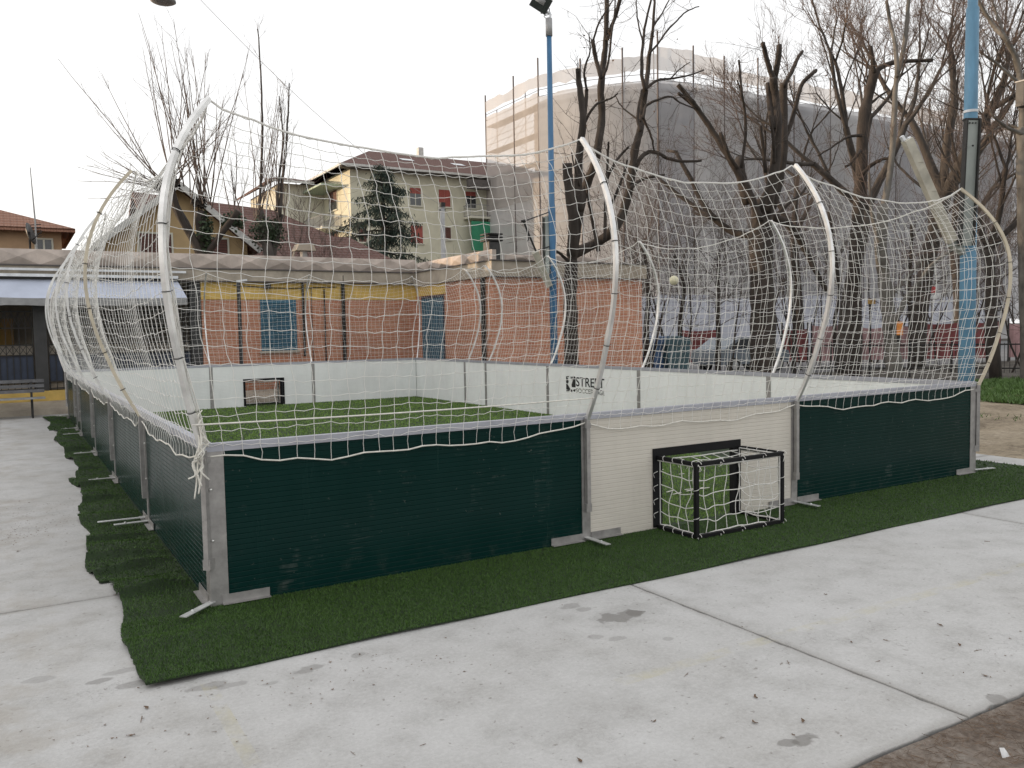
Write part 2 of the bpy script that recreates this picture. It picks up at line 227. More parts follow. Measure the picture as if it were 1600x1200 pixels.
# ------------------------------------------------------------------ mesh builder
OFF = {}
class MB:
    def __init__(s): s.v = []; s.f = []; s.mi = []
    def add(s, vs, fs, mi=0):
        b = len(s.v); s.v += [tuple(map(float, p)) for p in vs]; s.f += [tuple(i+b for i in f) for f in fs]; s.mi += [mi]*len(fs); return s
    def box(s, x0, x1, y0, y1, z0, z1, mi=0):
        return s.add([(x0, y0, z0), (x1, y0, z0), (x1, y1, z0), (x0, y1, z0), (x0, y0, z1), (x1, y0, z1), (x1, y1, z1), (x0, y1, z1)],
                     [(0, 3, 2, 1), (4, 5, 6, 7), (0, 1, 5, 4), (1, 2, 6, 5), (2, 3, 7, 6), (3, 0, 4, 7)], mi)
    def beam(s, a, b, w, h, up=(0, 0, 1), mi=0):
        a = Vector(a); b = Vector(b); d = (b-a).normalized(); u = Vector(up)
        if abs(d.dot(u)) > .98: u = Vector((1, 0, 0))
        x = d.cross(u).normalized()*(w/2); y = x.cross(d).normalized()*(h/2)
        vs = [p+sx*x+sy*y for p in (a, b) for sx, sy in ((-1, -1), (1, -1), (1, 1), (-1, 1))]
        return s.add(vs, [(0, 3, 2, 1), (4, 5, 6, 7), (0, 1, 5, 4), (1, 2, 6, 5), (2, 3, 7, 6), (3, 0, 4, 7)], mi)
    def tube(s, pts, r, n=6, mi=0, cap=True):
        P = np.asarray(pts, float); k = len(P); R = np.full(k, r, float) if np.isscalar(r) else np.asarray(r, float)
        T = np.gradient(P, axis=0); T /= np.linalg.norm(T, axis=1)[:, None]+1e-12
        ref = np.array([0, 0, 1.]) if abs(T.mean(0)[2]) < .8 else np.array([1., 0, 0])
        A = np.cross(T, ref); A /= np.linalg.norm(A, axis=1)[:, None]+1e-12; B = np.cross(T, A)
        an = np.arange(n)*2*math.pi/n
        V = P[:, None]+R[:, None, None]*(np.cos(an)[None, :, None]*A[:, None]+np.sin(an)[None, :, None]*B[:, None])
        b = len(s.v); s.v += [tuple(q) for q in V.reshape(-1, 3).tolist()]
        for i in range(k-1):
            for j in range(n):
                j2 = (j+1) % n; s.f.append((b+i*n+j, b+i*n+j2, b+(i+1)*n+j2, b+(i+1)*n+j)); s.mi.append(mi)
        if cap and n > 2: s.f += [tuple(b+j for j in range(n))[::-1], tuple(b+(k-1)*n+j for j in range(n))]; s.mi += [mi, mi]
        return s
    def prism(s, poly, axis, a0, a1, mi=0):
        """polygon in the two other axes (cyclic order) extruded along axis"""
        n = len(poly)
        def P(q, a): return {0: (a, q[0], q[1]), 1: (q[0], a, q[1]), 2: (q[0], q[1], a)}[axis]
        vs = [P(q, a0) for q in poly]+[P(q, a1) for q in poly]
        return s.add(vs, [tuple(range(n))[::-1], tuple(range(n, 2*n))]+[(i, (i+1) % n, n+(i+1) % n, n+i) for i in range(n)], mi)
    def sphere(s, c, r, nu=16, nv=10, mi=0, sc=(1, 1, 1)):
        vs = []; fs = []
        for i in range(nv+1):
            th = math.pi*i/nv
            for j in range(nu):
                ph = 2*math.pi*j/nu; vs.append((c[0]+r*sc[0]*math.sin(th)*math.cos(ph), c[1]+r*sc[1]*math.sin(th)*math.sin(ph), c[2]+r*sc[2]*math.cos(th)))
        for i in range(nv):
            for j in range(nu): fs.append((i*nu+j, (i+1)*nu+j, (i+1)*nu+(j+1) % nu, i*nu+(j+1) % nu))
        return s.add(vs, fs, mi)
    def build(s, name, mats, parent=None, smooth=False, origin=None, label=None):
        off = OFF.get(parent.name, (0, 0, 0)) if parent else (origin if origin is not None else (0, 0, 0))
        me = bpy.data.meshes.new(name); V = np.asarray(s.v, float)-np.asarray(off, float)
        me.from_pydata(V.tolist(), [], s.f)
        for m in (mats if isinstance(mats, (list, tuple)) else [mats]): me.materials.append(m)
        if any(s.mi): me.polygons.foreach_set('material_index', s.mi)
        if smooth: me.polygons.foreach_set('use_smooth', [True]*len(s.f))
        me.update(); o = bpy.data.objects.new(name, me); COL.objects.link(o)
        if parent: o.parent = parent
        else: o.location = off
        OFF[o.name] = tuple(off)
        if label: o['label'] = label
        return o
def thing(name, label, cat, loc=(0, 0, 0), group=None):
    o = bpy.data.objects.new(name, None); COL.objects.link(o); o.location = loc; o.empty_display_size = .2; OFF[o.name] = tuple(loc)
    return tag(o, label, cat, group)
def tag(o, label, cat, group=None):
    o['label'] = label; o['category'] = cat
    if group: o['group'] = group
    return o
def struct(o, kind='structure'): o['kind'] = kind; return o
def copy_tree(src, loc, label=None):
    c = src.copy(); COL.objects.link(c); c.location = loc
    if label: c['label'] = label
    for ch in src.children:
        d = ch.copy(); COL.objects.link(d); d.parent = c
        for g in ch.children:
            e = g.copy(); COL.objects.link(e); e.parent = d
    return c
def smoothpts(P, k=6):
    P = [np.asarray(p, float) for p in P]; P = [2*P[0]-P[1]]+P+[2*P[-1]-P[-2]]; out = []
    for i in range(1, len(P)-2):
        for j in range(k):
            t = j/k; out.append(.5*((2*P[i])+(-P[i-1]+P[i+1])*t+(2*P[i-1]-5*P[i]+4*P[i+1]-P[i+2])*t*t+(-P[i-1]+3*P[i]-3*P[i+1]+P[i+2])*t**3))
    out.append(P[-2]); return np.array(out)
# ================================================================== THE GROUND
def sheet(name, poly, z, mat, sub=0):
    m = MB(); m.add([(x, y, z) for x, y in poly], [tuple(range(len(poly)))]); return struct(m.build(name, mat))
sheet('ground', [(-900, -900), (900, -900), (900, 900), (-900, 900)], -.14, DARKG)
SLABS = [(-9.4, -5.4, -3.6, .68), (-5.4, 2.6, -3.6, .68), (2.6, 6.6, -3.6, .68), (6.6, 10.25, -3.6, .68), (-9.4, -1.4, .68, 8.9), (-1.4, 2.6, .68, 8.9), (2.6, 6.6, .68, 8.9), (6.6, 10.25, .68, 8.9), (-9.4, -1.4, 8.9, 17.3), (-1.4, 2.6, 8.9, 17.3), (2.6, 6.6, 8.9, 17.3), (6.6, 10.25, 8.9, 17.3)]
m = MB()
def wob_edge(a, b, n, amp, rg):
    """a slightly chipped slab edge"""
    a = np.array(a, float); b = np.array(b, float); t = np.linspace(0, 1, n); d = (b-a)/np.linalg.norm(b-a); nrm = np.array([-d[1], d[0]])
    p = a+(b-a)*t[:, None]; e = rg.normal(0, amp, n); e[0] = e[-1] = 0; return p+nrm*np.abs(e)[:, None]
for (x0, x1, y0, y1) in SLABS:
    g = .006; c = [(x0+g, y0+g), (x1-g, y0+g), (x1-g, y1-g), (x0+g, y1-g)]
    ring = np.vstack([wob_edge(c[i], c[(i+1) % 4], 60, .004 if not (i == 0 and y0 < -3) else .008, RNG)[:-1] for i in range(4)])
    n = len(ring); cen = ring.mean(0); ins = ring+(cen-ring)/np.linalg.norm(cen-ring, axis=1)[:, None]*.004
    m.add([(p[0], p[1], -.10) for p in ring]+[(p[0], p[1], -.004) for p in ring]+[(p[0], p[1], 0) for p in ins],
          [(i, (i+1) % n, n+(i+1) % n, n+i) for i in range(n)]+[(n+i, n+(i+1) % n, 2*n+(i+1) % n, 2*n+i) for i in range(n)]+[tuple(range(2*n, 3*n))])
struct(m.build('concrete_pavement', CONC))
def rough_sheet(name, x0, x1, y0, y1, nx, ny, z0, amp, mat, seed, hf=None):
    rg = np.random.default_rng(seed); xs = np.linspace(x0, x1, nx); ys = np.linspace(y0, y1, ny)
    H = np.zeros((ny, nx))
    for k in range(14):
        fx, fy = rg.normal(0, 1.2, 2)*(1+k*.5); H += amp/(1+k*.35)*np.sin(fx*xs[None]+fy*ys[:, None]+rg.uniform(0, 6))*.4
    H += rg.normal(0, amp*.25, H.shape)
    vs = [(xs[i], ys[j], z0+H[j, i]) for j in range(ny) for i in range(nx)]
    m = MB(); m.add(vs, [(j*nx+i, j*nx+i+1, (j+1)*nx+i+1, (j+1)*nx+i) for j in range(ny-1) for i in range(nx-1)])
    return struct(m.build(name, mat, smooth=True)), (xs, ys, H)
rough_sheet('dirt_verge', -9, 13, -9, -3.603, 300, 80, -.005, .004, NEED, 3)
rough_sheet('sandy_ground', 10.26, 19.2, -9, 13, 130, 230, -.045, .022, SAND, 4)
rough_sheet('dark_ground', 19.2, 60, -30, 16.5, 90, 90, -.07, .03, DARKG, 5)
sheet('street', [(14.6, 17), (120, 17), (120, 41), (14.6, 41)], -.10, STREET)
# concrete kerb strip between the turf and the sand is the slab itself; grass bank beyond
def blades(xy, z, h, wd, lean, rg, mb):
    n = len(xy); a = rg.uniform(0, 2*math.pi, n); hh = h*rg.uniform(.6, 1.15, n); l = rg.normal(0, lean, (n, 2))*hh[:, None]
    dx = np.cos(a)*wd/2; dy = np.sin(a)*wd/2
    V = np.empty((n, 3, 3)); V[:, 0] = np.c_[xy[:, 0]-dx, xy[:, 1]-dy, z]; V[:, 1] = np.c_[xy[:, 0]+dx, xy[:, 1]+dy, z]; V[:, 2] = np.c_[xy[:, 0]+l[:, 0], xy[:, 1]+l[:, 1], z+hh]
    b = len(mb.v); mb.v += [tuple(p) for p in V.reshape(-1, 3).tolist()]; mb.f += [(b+3*i, b+3*i+1, b+3*i+2) for i in range(n)]; mb.mi += [0]*n
gx = rough_sheet('grass_bank', 18.2, 29, 2, 9.2, 60, 60, -.03, .04, SOIL, 6)
rg = np.random.default_rng(21); mb = MB()
n = 34000; xy = np.c_[rg.uniform(18.1, 29, n), rg.uniform(2, 9.2, n)]
k = np.sin(xy[:, 0]*1.7+np.sin(xy[:, 1]*1.3)*2)+np.sin(xy[:, 1]*2.3+xy[:, 0]*.6); keep = k+rg.normal(0, .7, n) > -1.1; xy = xy[keep]
blades(xy, np.full(len(xy), -.03), .12, .03, .6, rg, mb)
n = 5200; xy = np.c_[rg.uniform(11.5, 18, n), rg.uniform(-2, 10, n)]; k = np.sin(xy[:, 0]*2.1+1)*np.sin(xy[:, 1]*.8+xy[:, 0]*.35); xy = xy[k+rg.normal(0, .25, n) > .75]
blades(xy, np.full(len(xy), -.04), .08, .02, .6, rg, mb)
o = mb.build('grass', GRASS); struct(o, 'stuff'); tag(o, 'tufts of bright green grass beside the sandy ground', 'grass')
# ================================================================== SOCCER CAGE
W, D, H = 8.70, 15.96, 1.10
cage = thing('soccer_cage', 'street soccer cage of dark green boards with white insides and curved net poles', 'soccer cage', (0, 0, 0))
def ribbed(mb, a, b, z0, z1, nrm, mi=0, pitch=.0365, d=.0022):
    """skin of horizontal ribs between ground points a and b; nrm is its outward normal"""
    a = np.array(a, float); b = np.array(b, float); nrm = np.array(nrm, float); zs = []; k = math.ceil(z0/pitch)*pitch
    prof = [(z0, 0)]; z = k
    while z < z1-.006:
        if z-.003 > z0: prof += [(z-.0025, 0), (z, -d), (z+.0035, -d*.6), (z+.0055, .0006)]
        z += pitch
    prof.append((z1, 0)); vs = []
    for zz, o in prof:
        for p in (a, b): q = p+nrm*o; vs.append((q[0], q[1], zz))
    flip = np.cross(b-a, [0, 0, 1])@np.append(nrm, 0)[:3] < 0 if False else ((b-a)[1]*nrm[0]-(b-a)[0]*nrm[1]) < 0
    fs = [((2*i, 2*i+1, 2*i+3, 2*i+2) if not flip else (2*i+1, 2*i, 2*i+2, 2*i+3)) for i in range(len(prof)-1)]
    mb.add(vs, fs, mi)
TH = .04
def panel(a, b, nrm, outer, inner, hole=None):
    a = np.array(a, float); b = np.array(b, float); n = np.array(nrm, float); L = np.linalg.norm(b-a); u = (b-a)/L; mb = MB(); z0, z1 = .012, 1.045
    segs = [(0, L, z0, z1)] if not hole else [(0, hole[0], z0, z1), (hole[1], L, z0, z1), (hole[0], hole[1], hole[2], z1)]
    for s0, s1, q0, q1 in segs:
        p0, p1 = a+u*s0, a+u*s1
        ribbed(mb, p0+n*TH/2, p1+n*TH/2, q0, q1, n, 0); ribbed(mb, p0-n*TH/2, p1-n*TH/2, q0, q1, -n, 1)
        for p in (p0, p1):
            e0, e1 = p+n*TH/2, p-n*TH/2; mb.add([(e0[0], e0[1], q0), (e1[0], e1[1], q0), (e1[0], e1[1], q1), (e0[0], e0[1], q1)], [(0, 1, 2, 3)], 0)
        for q in (q0, q1):
            c = [p0+n*TH/2, p1+n*TH/2, p1-n*TH/2, p0-n*TH/2]; mb.add([(c_[0], c_[1], q) for c_ in c], [(0, 1, 2, 3)], 0)
    return mb.build('panel', [outer, inner], cage)
FX = [0, 3.03, 5.585, W]; BX = [0, 3.14, 5.72, W]; LY = [0, 2.92, 5.90, 8.77, 11.85, 12.95, D]; RY = [0, 3.12, 6.17, 9.19, 11.90, 12.98, D]
GX0, GX1, GZ = 3.86, 4.80, .665; BG0, BG1 = 3.96, 4.90
g = .028
panel((FX[0]+g, 0), (FX[1]-g, 0), (0, -1), PGREEN, PWHITE); o = panel((FX[1]+g, 0), (FX[2]-g, 0), (0, -1), PCREAM, PWHITE, (GX0-FX[1]-g, GX1-FX[1]-g, GZ)); o['label'] = 'cream front panel with a goal opening cut in it'
panel((FX[2]+g, 0), (FX[3]-g, 0), (0, -1), PGREEN, PWHITE)
for i in range(3): panel((BX[i]+g, D), (BX[i+1]-g, D), (0, 1), PGREEN, PWHITE, (BG0-BX[1]-g, BG1-BX[1]-g, GZ) if i == 1 else None)
LP = [panel((0, LY[i]+g), (0, LY[i+1]-g), (-1, 0), PGREEN, PWHITE) for i in range(6)]
RP = [panel((W, RY[i]+g), (W, RY[i+1]-g), (1, 0), PGREEN, PWHITE) for i in range(6)]
for a, b in [((-.02, 0), (W+.02, 0)), ((-.02, D), (W+.02, D))]:
    MB().box(a[0], b[0], a[1]-.030, a[1]+.030, 1.047, 1.10).build('top_rail', RAIL, cage)
for x in (0, W): MB().box(x-.030, x+.030, .032, D-.032, 1.047, 1.10).build('top_rail', RAIL, cage)
_z = np.array([1.03, 1.12, 1.27, 1.58, 1.98, 2.25, 2.52, 2.85, 3.12, 3.37]); _o = np.array([-.01, .04, .13, .29, .42, .455, .44, .36, .225, .02])
_c = np.polyfit(_z, _o, 4); PROF = [(float(max(-.005, np.polyval(_c, z_))), float(z_)) for z_ in np.linspace(1.03, 3.37, 41)]
q = math.sqrt(.5)
POSTS = []     # (x, y, outward, perimeter position, is_corner)
for i, x in enumerate(FX): POSTS.append((x, 0., (0, -1) if 0 < i < 3 else ((-q, -q) if i == 0 else (q, -q)), i in (0, 3)))
for i, y in enumerate(RY[1:-1]): POSTS.append((W, y, (1, 0), False))
for i, x in enumerate(BX[::-1]): POSTS.append((x, D, (0, 1) if 0 < i < 3 else ((q, q) if i == 0 else (-q, q)), i in (0, 3)))
for i, y in enumerate(LY[1:-1][::-1]): POSTS.append((0., y, (-1, 0), False))
def pole_pts(x, y, out, corner, extra=0.):
    k = .80 if corner else 1.; P = []
    for o, z in PROF:
        oo = o*k+.055-.045*min(1, max(0, (z-1.03)/.6))+extra - (max(0, z-2.5)**2*.26 if corner else 0); P.append((x+out[0]*oo, y+out[1]*oo, z))
    return np.array(P)
def sweep_rect(mb, P, out, w, h):
    """rectangular bar swept along P, kept square to the outward direction"""
    out = np.array([out[0], out[1], 0.]); side = np.array([-out[1], out[0], 0.]); T = np.gradient(P, axis=0); T /= np.linalg.norm(T, axis=1)[:, None]; vs = []
    for p, t in zip(P, T):
        nn = np.cross(side, t); nn /= np.linalg.norm(nn)
        for sx, sy in ((-1, -1), (1, -1), (1, 1), (-1, 1)): vs.append(p+side*sx*w/2+nn*sy*h/2)
    k = len(P); fs = [(i*4+j, i*4+(j+1) % 4, (i+1)*4+(j+1) % 4, (i+1)*4+j) for i in range(k-1) for j in range(4)]+[(3, 2, 1, 0), (4*k-4, 4*k-3, 4*k-2, 4*k-1)]
    mb.add(vs, fs)
def foot_flat(mb, a, b, w, z=.052, t=.006): mb.beam((a[0], a[1], z), (b[0], b[1], z), w, t)
for idx, (x, y, out, corner) in enumerate(POSTS):
    mb = MB(); ox, oy = out
    if corner:
        sx, sy = (1 if ox > 0 else -1), (1 if oy > 0 else -1)
        mb.prism([(x-sx*.09, y+sy*.028), (x+sx*.028, y+sy*.028), (x+sx*.028, y-sy*.09), (x+sx*.022, y-sy*.09), (x+sx*.022, y+sy*.022), (x-sx*.09, y+sy*.022)], 2, .0, 1.046)
        mb.prism([(x-sx*.026, y-sy*.026), (x+sx*.021, y-sy*.026), (x+sx*.021, y+sy*.021), (x-sx*.026, y+sy*.021)], 2, .01, 1.046)
    elif ox == 0:
        mb.box(x-.042, x+.042, y+oy*.024-.004, y+oy*.024+.004, 0, 1.05); mb.box(x-.026, x+.026, y-.023, y+.019, .0, 1.046); mb.box(x-.042, x+.042, y-oy*.025-.004, y-oy*.025+.004, .0, 1.05)
    else:
        mb.box(x+ox*.024-.004, x+ox*.024+.004, y-.042, y+.042, 0, 1.05); mb.box(x-.023, x+.019, y-.026, y+.026, 0, 1.046); mb.box(x-ox*.025-.004, x-ox*.025+.004, y-.042, y+.042, .0, 1.05)
    post = mb.build('post', GALV, cage)
    # socket tube that holds the net pole on the outside of the post
    s = MB(); px_, py_ = x+ox*.055, y+oy*.055
    s.beam((px_, py_, .30), (px_, py_, 1.06), .036, .036, (ox, oy, 0)); s.beam((px_-ox*.012, py_-oy*.012, .27), (px_-ox*.012, py_-oy*.012, .34), .055, .055, (ox, oy, 0)); s.beam((px_-ox*.012, py_-oy*.012, .98), (px_-ox*.012, py_-oy*.012, 1.02), .055, .055, (ox, oy, 0))
    s.build('pole_socket', GALV, post)
    if idx <= 3 or x == 0:
        for bz in (.46, .80): MB().sphere((x+ox*.033+(-oy)*.03, y+oy*.033+ox*.03, bz), .010, 8, 6).build('bolt', BOLT, post)
    # steel feet: one flat bar outwards, one angle to each side along the boards
    f1 = MB(); L1 = .33
    dr = (-.72, -.70) if idx == 0 else ((ox, oy) if not corner else (ox*1.1, oy*1.1))
    if idx == 3: dr = (.96, -.25)
    foot_flat(f1, (x+ox*.02, y+oy*.02), (x+dr[0]*L1, y+dr[1]*L1), .05, .048); f1.sphere((x+dr[0]*L1*.7, y+dr[1]*L1*.7, .053), .012, 8, 6); f1.build('foot', FOOT, post)
    if corner: sides = [(-1 if ox > 0 else 1, 0, 0, oy), (0, -1 if oy > 0 else 1, ox, 0)]
    elif ox == 0: sides = [(1, 0, 0, oy), (-1, 0, 0, oy)]
    else: sides = [(0, 1, ox, 0), (0, -1, ox, 0)]
    for dx, dy, nx_, ny_ in sides:
        nx_, ny_ = (np.sign(nx_), np.sign(ny_)); f2 = MB(); a0 = .045; L2 = .36
        if idx == 3 and dy: continue
        p0 = np.array([x+dx*a0+nx_*.029, y+dy*a0+ny_*.029]); p1 = np.array([x+dx*L2+nx_*.029, y+dy*L2+ny_*.029])
        f2.beam((*p0, .055), (*p1, .055), .006, .06); f2.beam((p0[0]+nx_*.022, p0[1]+ny_*.022, .028), (p1[0]+nx_*.022, p1[1]+ny_*.022, .028), .04, .005); f2.build('foot', GALV, post)
    P = pole_pts(x, y, out, corner); pm = MB(); sweep_rect(pm, P, out, .034 if idx <= 3 else .030, .031 if idx <= 3 else .028)
    tan = idx == 3 or (x == 0 and abs(y-LY[1]) < .1)  # poles whose warm reflected light is painted in
    pole = pm.build('net_pole', POLE_LIT if tan else POLE, cage)
    if tan: pole['label'] = 'net pole with warm reflected light coloured in'
    if idx <= 3 or (x == 0 and y < 7) :
        for zi in (5, 11, 18, 25, 33):
            tm = MB(); t = P[min(zi+1, len(P)-1)]-P[zi-1]; t /= np.linalg.norm(t); sd_ = np.array([-out[1], out[0], 0]); nn = np.cross(sd_, t)
            ring = [P[zi]+sd_*.0245*math.cos(a)+nn*.0245*math.sin(a) for a in np.linspace(0, 2*math.pi, 13)]
            tm.tube(ring, .0035, 5, cap=False); tm.tube([P[zi]+sd_*.03, P[zi]+sd_*.05+np.array([0, 0, .008])], .002, 4); tm.build('cable_tie', TIE, pole)
# spare steel bars lying by the second left post
m = MB(); foot_flat(m, (-.45, 3.16), (-.03, 3.13), .05, .045); tag(m.build('steel_bar', FOOT, origin=(-.24, 3.15, 0)), 'loose white steel bar lying on the turf beside the left wall', 'steel bar')
# lettering on the inside of the right wall
def text_mesh(s_, y0, y1, z0, z1, x, name, mat, parent, thick=.0):
    cu = bpy.data.curves.new('t', 'FONT'); cu.body = s_; cu.extrude = .002; cu.offset = thick; cu.resolution_u = 4
    ob = bpy.data.objects.new('t', cu); COL.objects.link(ob); bpy.context.view_layer.update()
    me = bpy.data.meshes.new_from_object(ob.evaluated_get(bpy.context.evaluated_depsgraph_get())); bpy.data.objects.remove(ob)
    V = np.array([v.co[:] for v in me.vertices]); lo, hi = V.min(0), V.max(0); mb = MB()
    vs = [(x-(p[2]-lo[2])*.6, y0+(p[0]-lo[0])/(hi[0]-lo[0])*(y1-y0), z0+(p[1]-lo[1])/(hi[1]-lo[1])*(z1-z0)) for p in V]
    mb.add(vs, [tuple(f.vertices) for f in me.polygons]); bpy.data.meshes.remove(me); return mb.build(name, mat, parent)
xw = W-TH/2-.0018; pn = RP[2]
text_mesh('STREET', 8.14, 7.20, .665, .852, xw, 'lettering', INK, pn, .012); text_mesh('SOCCER', 8.14, 7.56, .535, .625, xw, 'lettering', INK2, pn); text_mesh('CAGE', 7.535, 7.20, .53, .625, xw, 'lettering', INK, pn)
em = MB()
def quad_yz(mb, pts, x=xw): mb.prism([(8.49-u*.33, .545+v*.32) for u, v in pts], 0, x-.004, x)
for poly in [[(0, .55), (.0, .92), (.16, .88), (.26, .62), (.16, .5)], [(0, .96), (.32, .99), (.30, .93), (.0, .91)], [(0, .12), (0, .5), (.14, .46), (.46, .14), (.30, .10)], [(.5, .8), (.5, .98), (.62, .95), (.58, .78)],
             [(.62, .3), (.66, .96), (.86, 1.), (1., .95), (1., .3)], [(.64, .28), (.70, .72), (.60, .60), (.55, .5)], [(.5, .0), (.5, .16), (.62, .12), (.66, 0)], [(.66, .1), (1., .2), (.98, .1), (.86, .0), (.8, .08)], [(0, .0), (0, .06), (.36, .1), (.3, .02)]]: quad_yz(em, poly)
em.build('emblem', INK, pn)
# ================================================================== SAFETY NET
net = thing('safety_net', 'white square mesh net hung from the curved poles round the whole cage', 'net', (0, 0, 0))
per = [(p[0], p[1], p[2], p[3]) for p in POSTS]; per.append(per[0])
NR = 21; PR = np.array(PROF); PR = np.vstack([[(-.015, .965)], [(.0, 1.03)], PR[3:]]); sl_ = np.r_[0, np.cumsum(np.linalg.norm(np.diff(PR, axis=0), axis=1))]
vv = np.linspace(0, 1, NR*2+1); po = np.interp(vv*sl_[-1], sl_, PR[:, 0]); pz = np.interp(vv*sl_[-1], sl_, PR[:, 1]); po = np.maximum(po-.02, -.02)
cols = []; bay_start = []
rgn = np.random.default_rng(5); phase = rgn.uniform(0, 6, 9)
for b in range(len(per)-1):
    (x0, y0, o0, c0), (x1, y1, o1, c1) = per[b], per[b+1]; L = math.hypot(x1-x0, y1-y0); nc = max(2, round(L/.118)); bay_start.append(len(cols))
    o0 = np.array(o0); o1 = np.array(o1); side = np.array([(y1-y0), -(x1-x0)])/L
    for i in range(nc):
        t = i/nc; k = math.sin(math.pi*t); e = min(1, math.sin(math.pi*t)*1.6)
        # near a pole the net follows the pole; between poles it is drawn in and sags
        wgt0 = max(0, 1-t*3.); wgt1 = max(0, 1-(1-t)*3.); dirv = side*(1-wgt0-wgt1 if wgt0+wgt1 < 1 else 0)+o0*wgt0*(.80 if c0 else 1)+o1*wgt1*(.80 if c1 else 1)
        shr = 1-.34*k**.8
        off = po*shr+np.interp(pz, [1.03, 1.14, 1.63], [.066, .060, -.012]); sag = (.085*L if L < 2 else .26)*(k**.75); z = pz-sag*(vv**1.6)*1.0
        if c0: off = off-wgt0*np.maximum(0, pz-2.5)**2*.26
        if c1: off = off-wgt1*np.maximum(0, pz-2.5)**2*.26
        low = np.exp(-vv*30); z = z+low*(.012*math.sin(b*3+t*L*5.2)+.010*math.sin(t*L*13+b)-.02*e+.05*(1-min(1, k*2.2)))
        s_ = t*L; wave = .011*np.sin(vv*NR*1.55+phase[0]+.55*len(cols))*np.sin(vv*math.pi)+.010*np.sin(vv*9+len(cols)*.21)+rgn.normal(0, .004, len(vv))
        ti = t+wave/L; fan = 0.
        X = x0+(x1-x0)*ti+dirv[0]*off; Y = y0+(y1-y0)*ti+dirv[1]*off
        z = z+.006*np.sin(len(cols)*.9+vv*NR*1.1)+rgn.normal(0, .0035, len(vv)) if k > .08 else z
        cols.append(np.c_[X, Y, z])
C3 = np.array(cols); nC = len(cols)
mb = MB(); rr = .0026
for i in range(nC): mb.tube(C3[i], rr, 3, cap=False)
for j in range(2, NR*2+1, 2):
    ring = C3[:, j]; nxt = np.roll(ring, -1, 0); mid = (ring+nxt)/2; mid[:, 2] -= .008+rgn.normal(0, .003, nC)
    pl = np.empty((2*nC+1, 3)); pl[0:-1:2] = ring; pl[1:-1:2] = mid; pl[-1] = ring[0]
    mb.tube(pl, rr, 3, cap=False)
mb.build('mesh', NET, net, smooth=True)
def closed(P): return np.vstack([P, P[:1]])
mb = MB(); mb.tube(closed(C3[:, -1]), .0075, 6, cap=False); mb.build('top_rope', TOPR, net, smooth=True)
mb = MB(); mb.tube(closed(C3[:, 0]), .0062, 6, cap=False); mb.build('hem_rope', ROPE, net, smooth=True)
# gathered spare netting along the near corner pole and the ends of the rope hanging from it
mb = MB(); Pn = pole_pts(0, 0, (-q, -q), True)
for k in range(7):
    ph = rgn.uniform(0, 6, 3); zz = Pn[:, 2]; A = np.c_[Pn[:, 0]+q*.034+.011*np.sin(zz*9+ph[0])+k*.003, Pn[:, 1]+q*.034+.011*np.cos(zz*8+ph[1])-k*.001, zz+.01]
    mb.tube(smoothpts(A[0:34:3], 3), .0035, 4, cap=False)
mb.build('gathered_netting', NET, net, smooth=True)
def curl(p0, p1, amp, n, seed):
    r_ = np.random.default_rng(seed); P = [np.array(p0)+(np.array(p1)-np.array(p0))*t+r_.normal(0, amp, 3) for t in np.linspace(0, 1, n)]; P[0] = np.array(p0); return smoothpts(P, 5)
mb = MB(); b0 = np.array([-.075, -.085, 1.08])
for k in range(7): mb.tube(curl(b0+[.0, 0, .1*(k % 3)], b0+[-.05+.012*k, -.03, -.18-.06*(k % 3)], .018, 6, 40+k), .0055, 5)
for k in range(5): mb.tube(curl(b0+[.03, -.01, .25-.05*k], b0+[-.01, -.035, -.06], .02, 6, 60+k), .0045, 5)
mb.build('rope_end', ROPE, net, smooth=True)
mb = MB(); mb.tube(smoothpts([(-.12, -.16, 1.245), (1.0, -.20, 1.235), (2.1, -.20, 1.235), (3.03, -.17, 1.24)], 6), .006, 5); mb.build('tension_rope', ROPE, net, smooth=True)
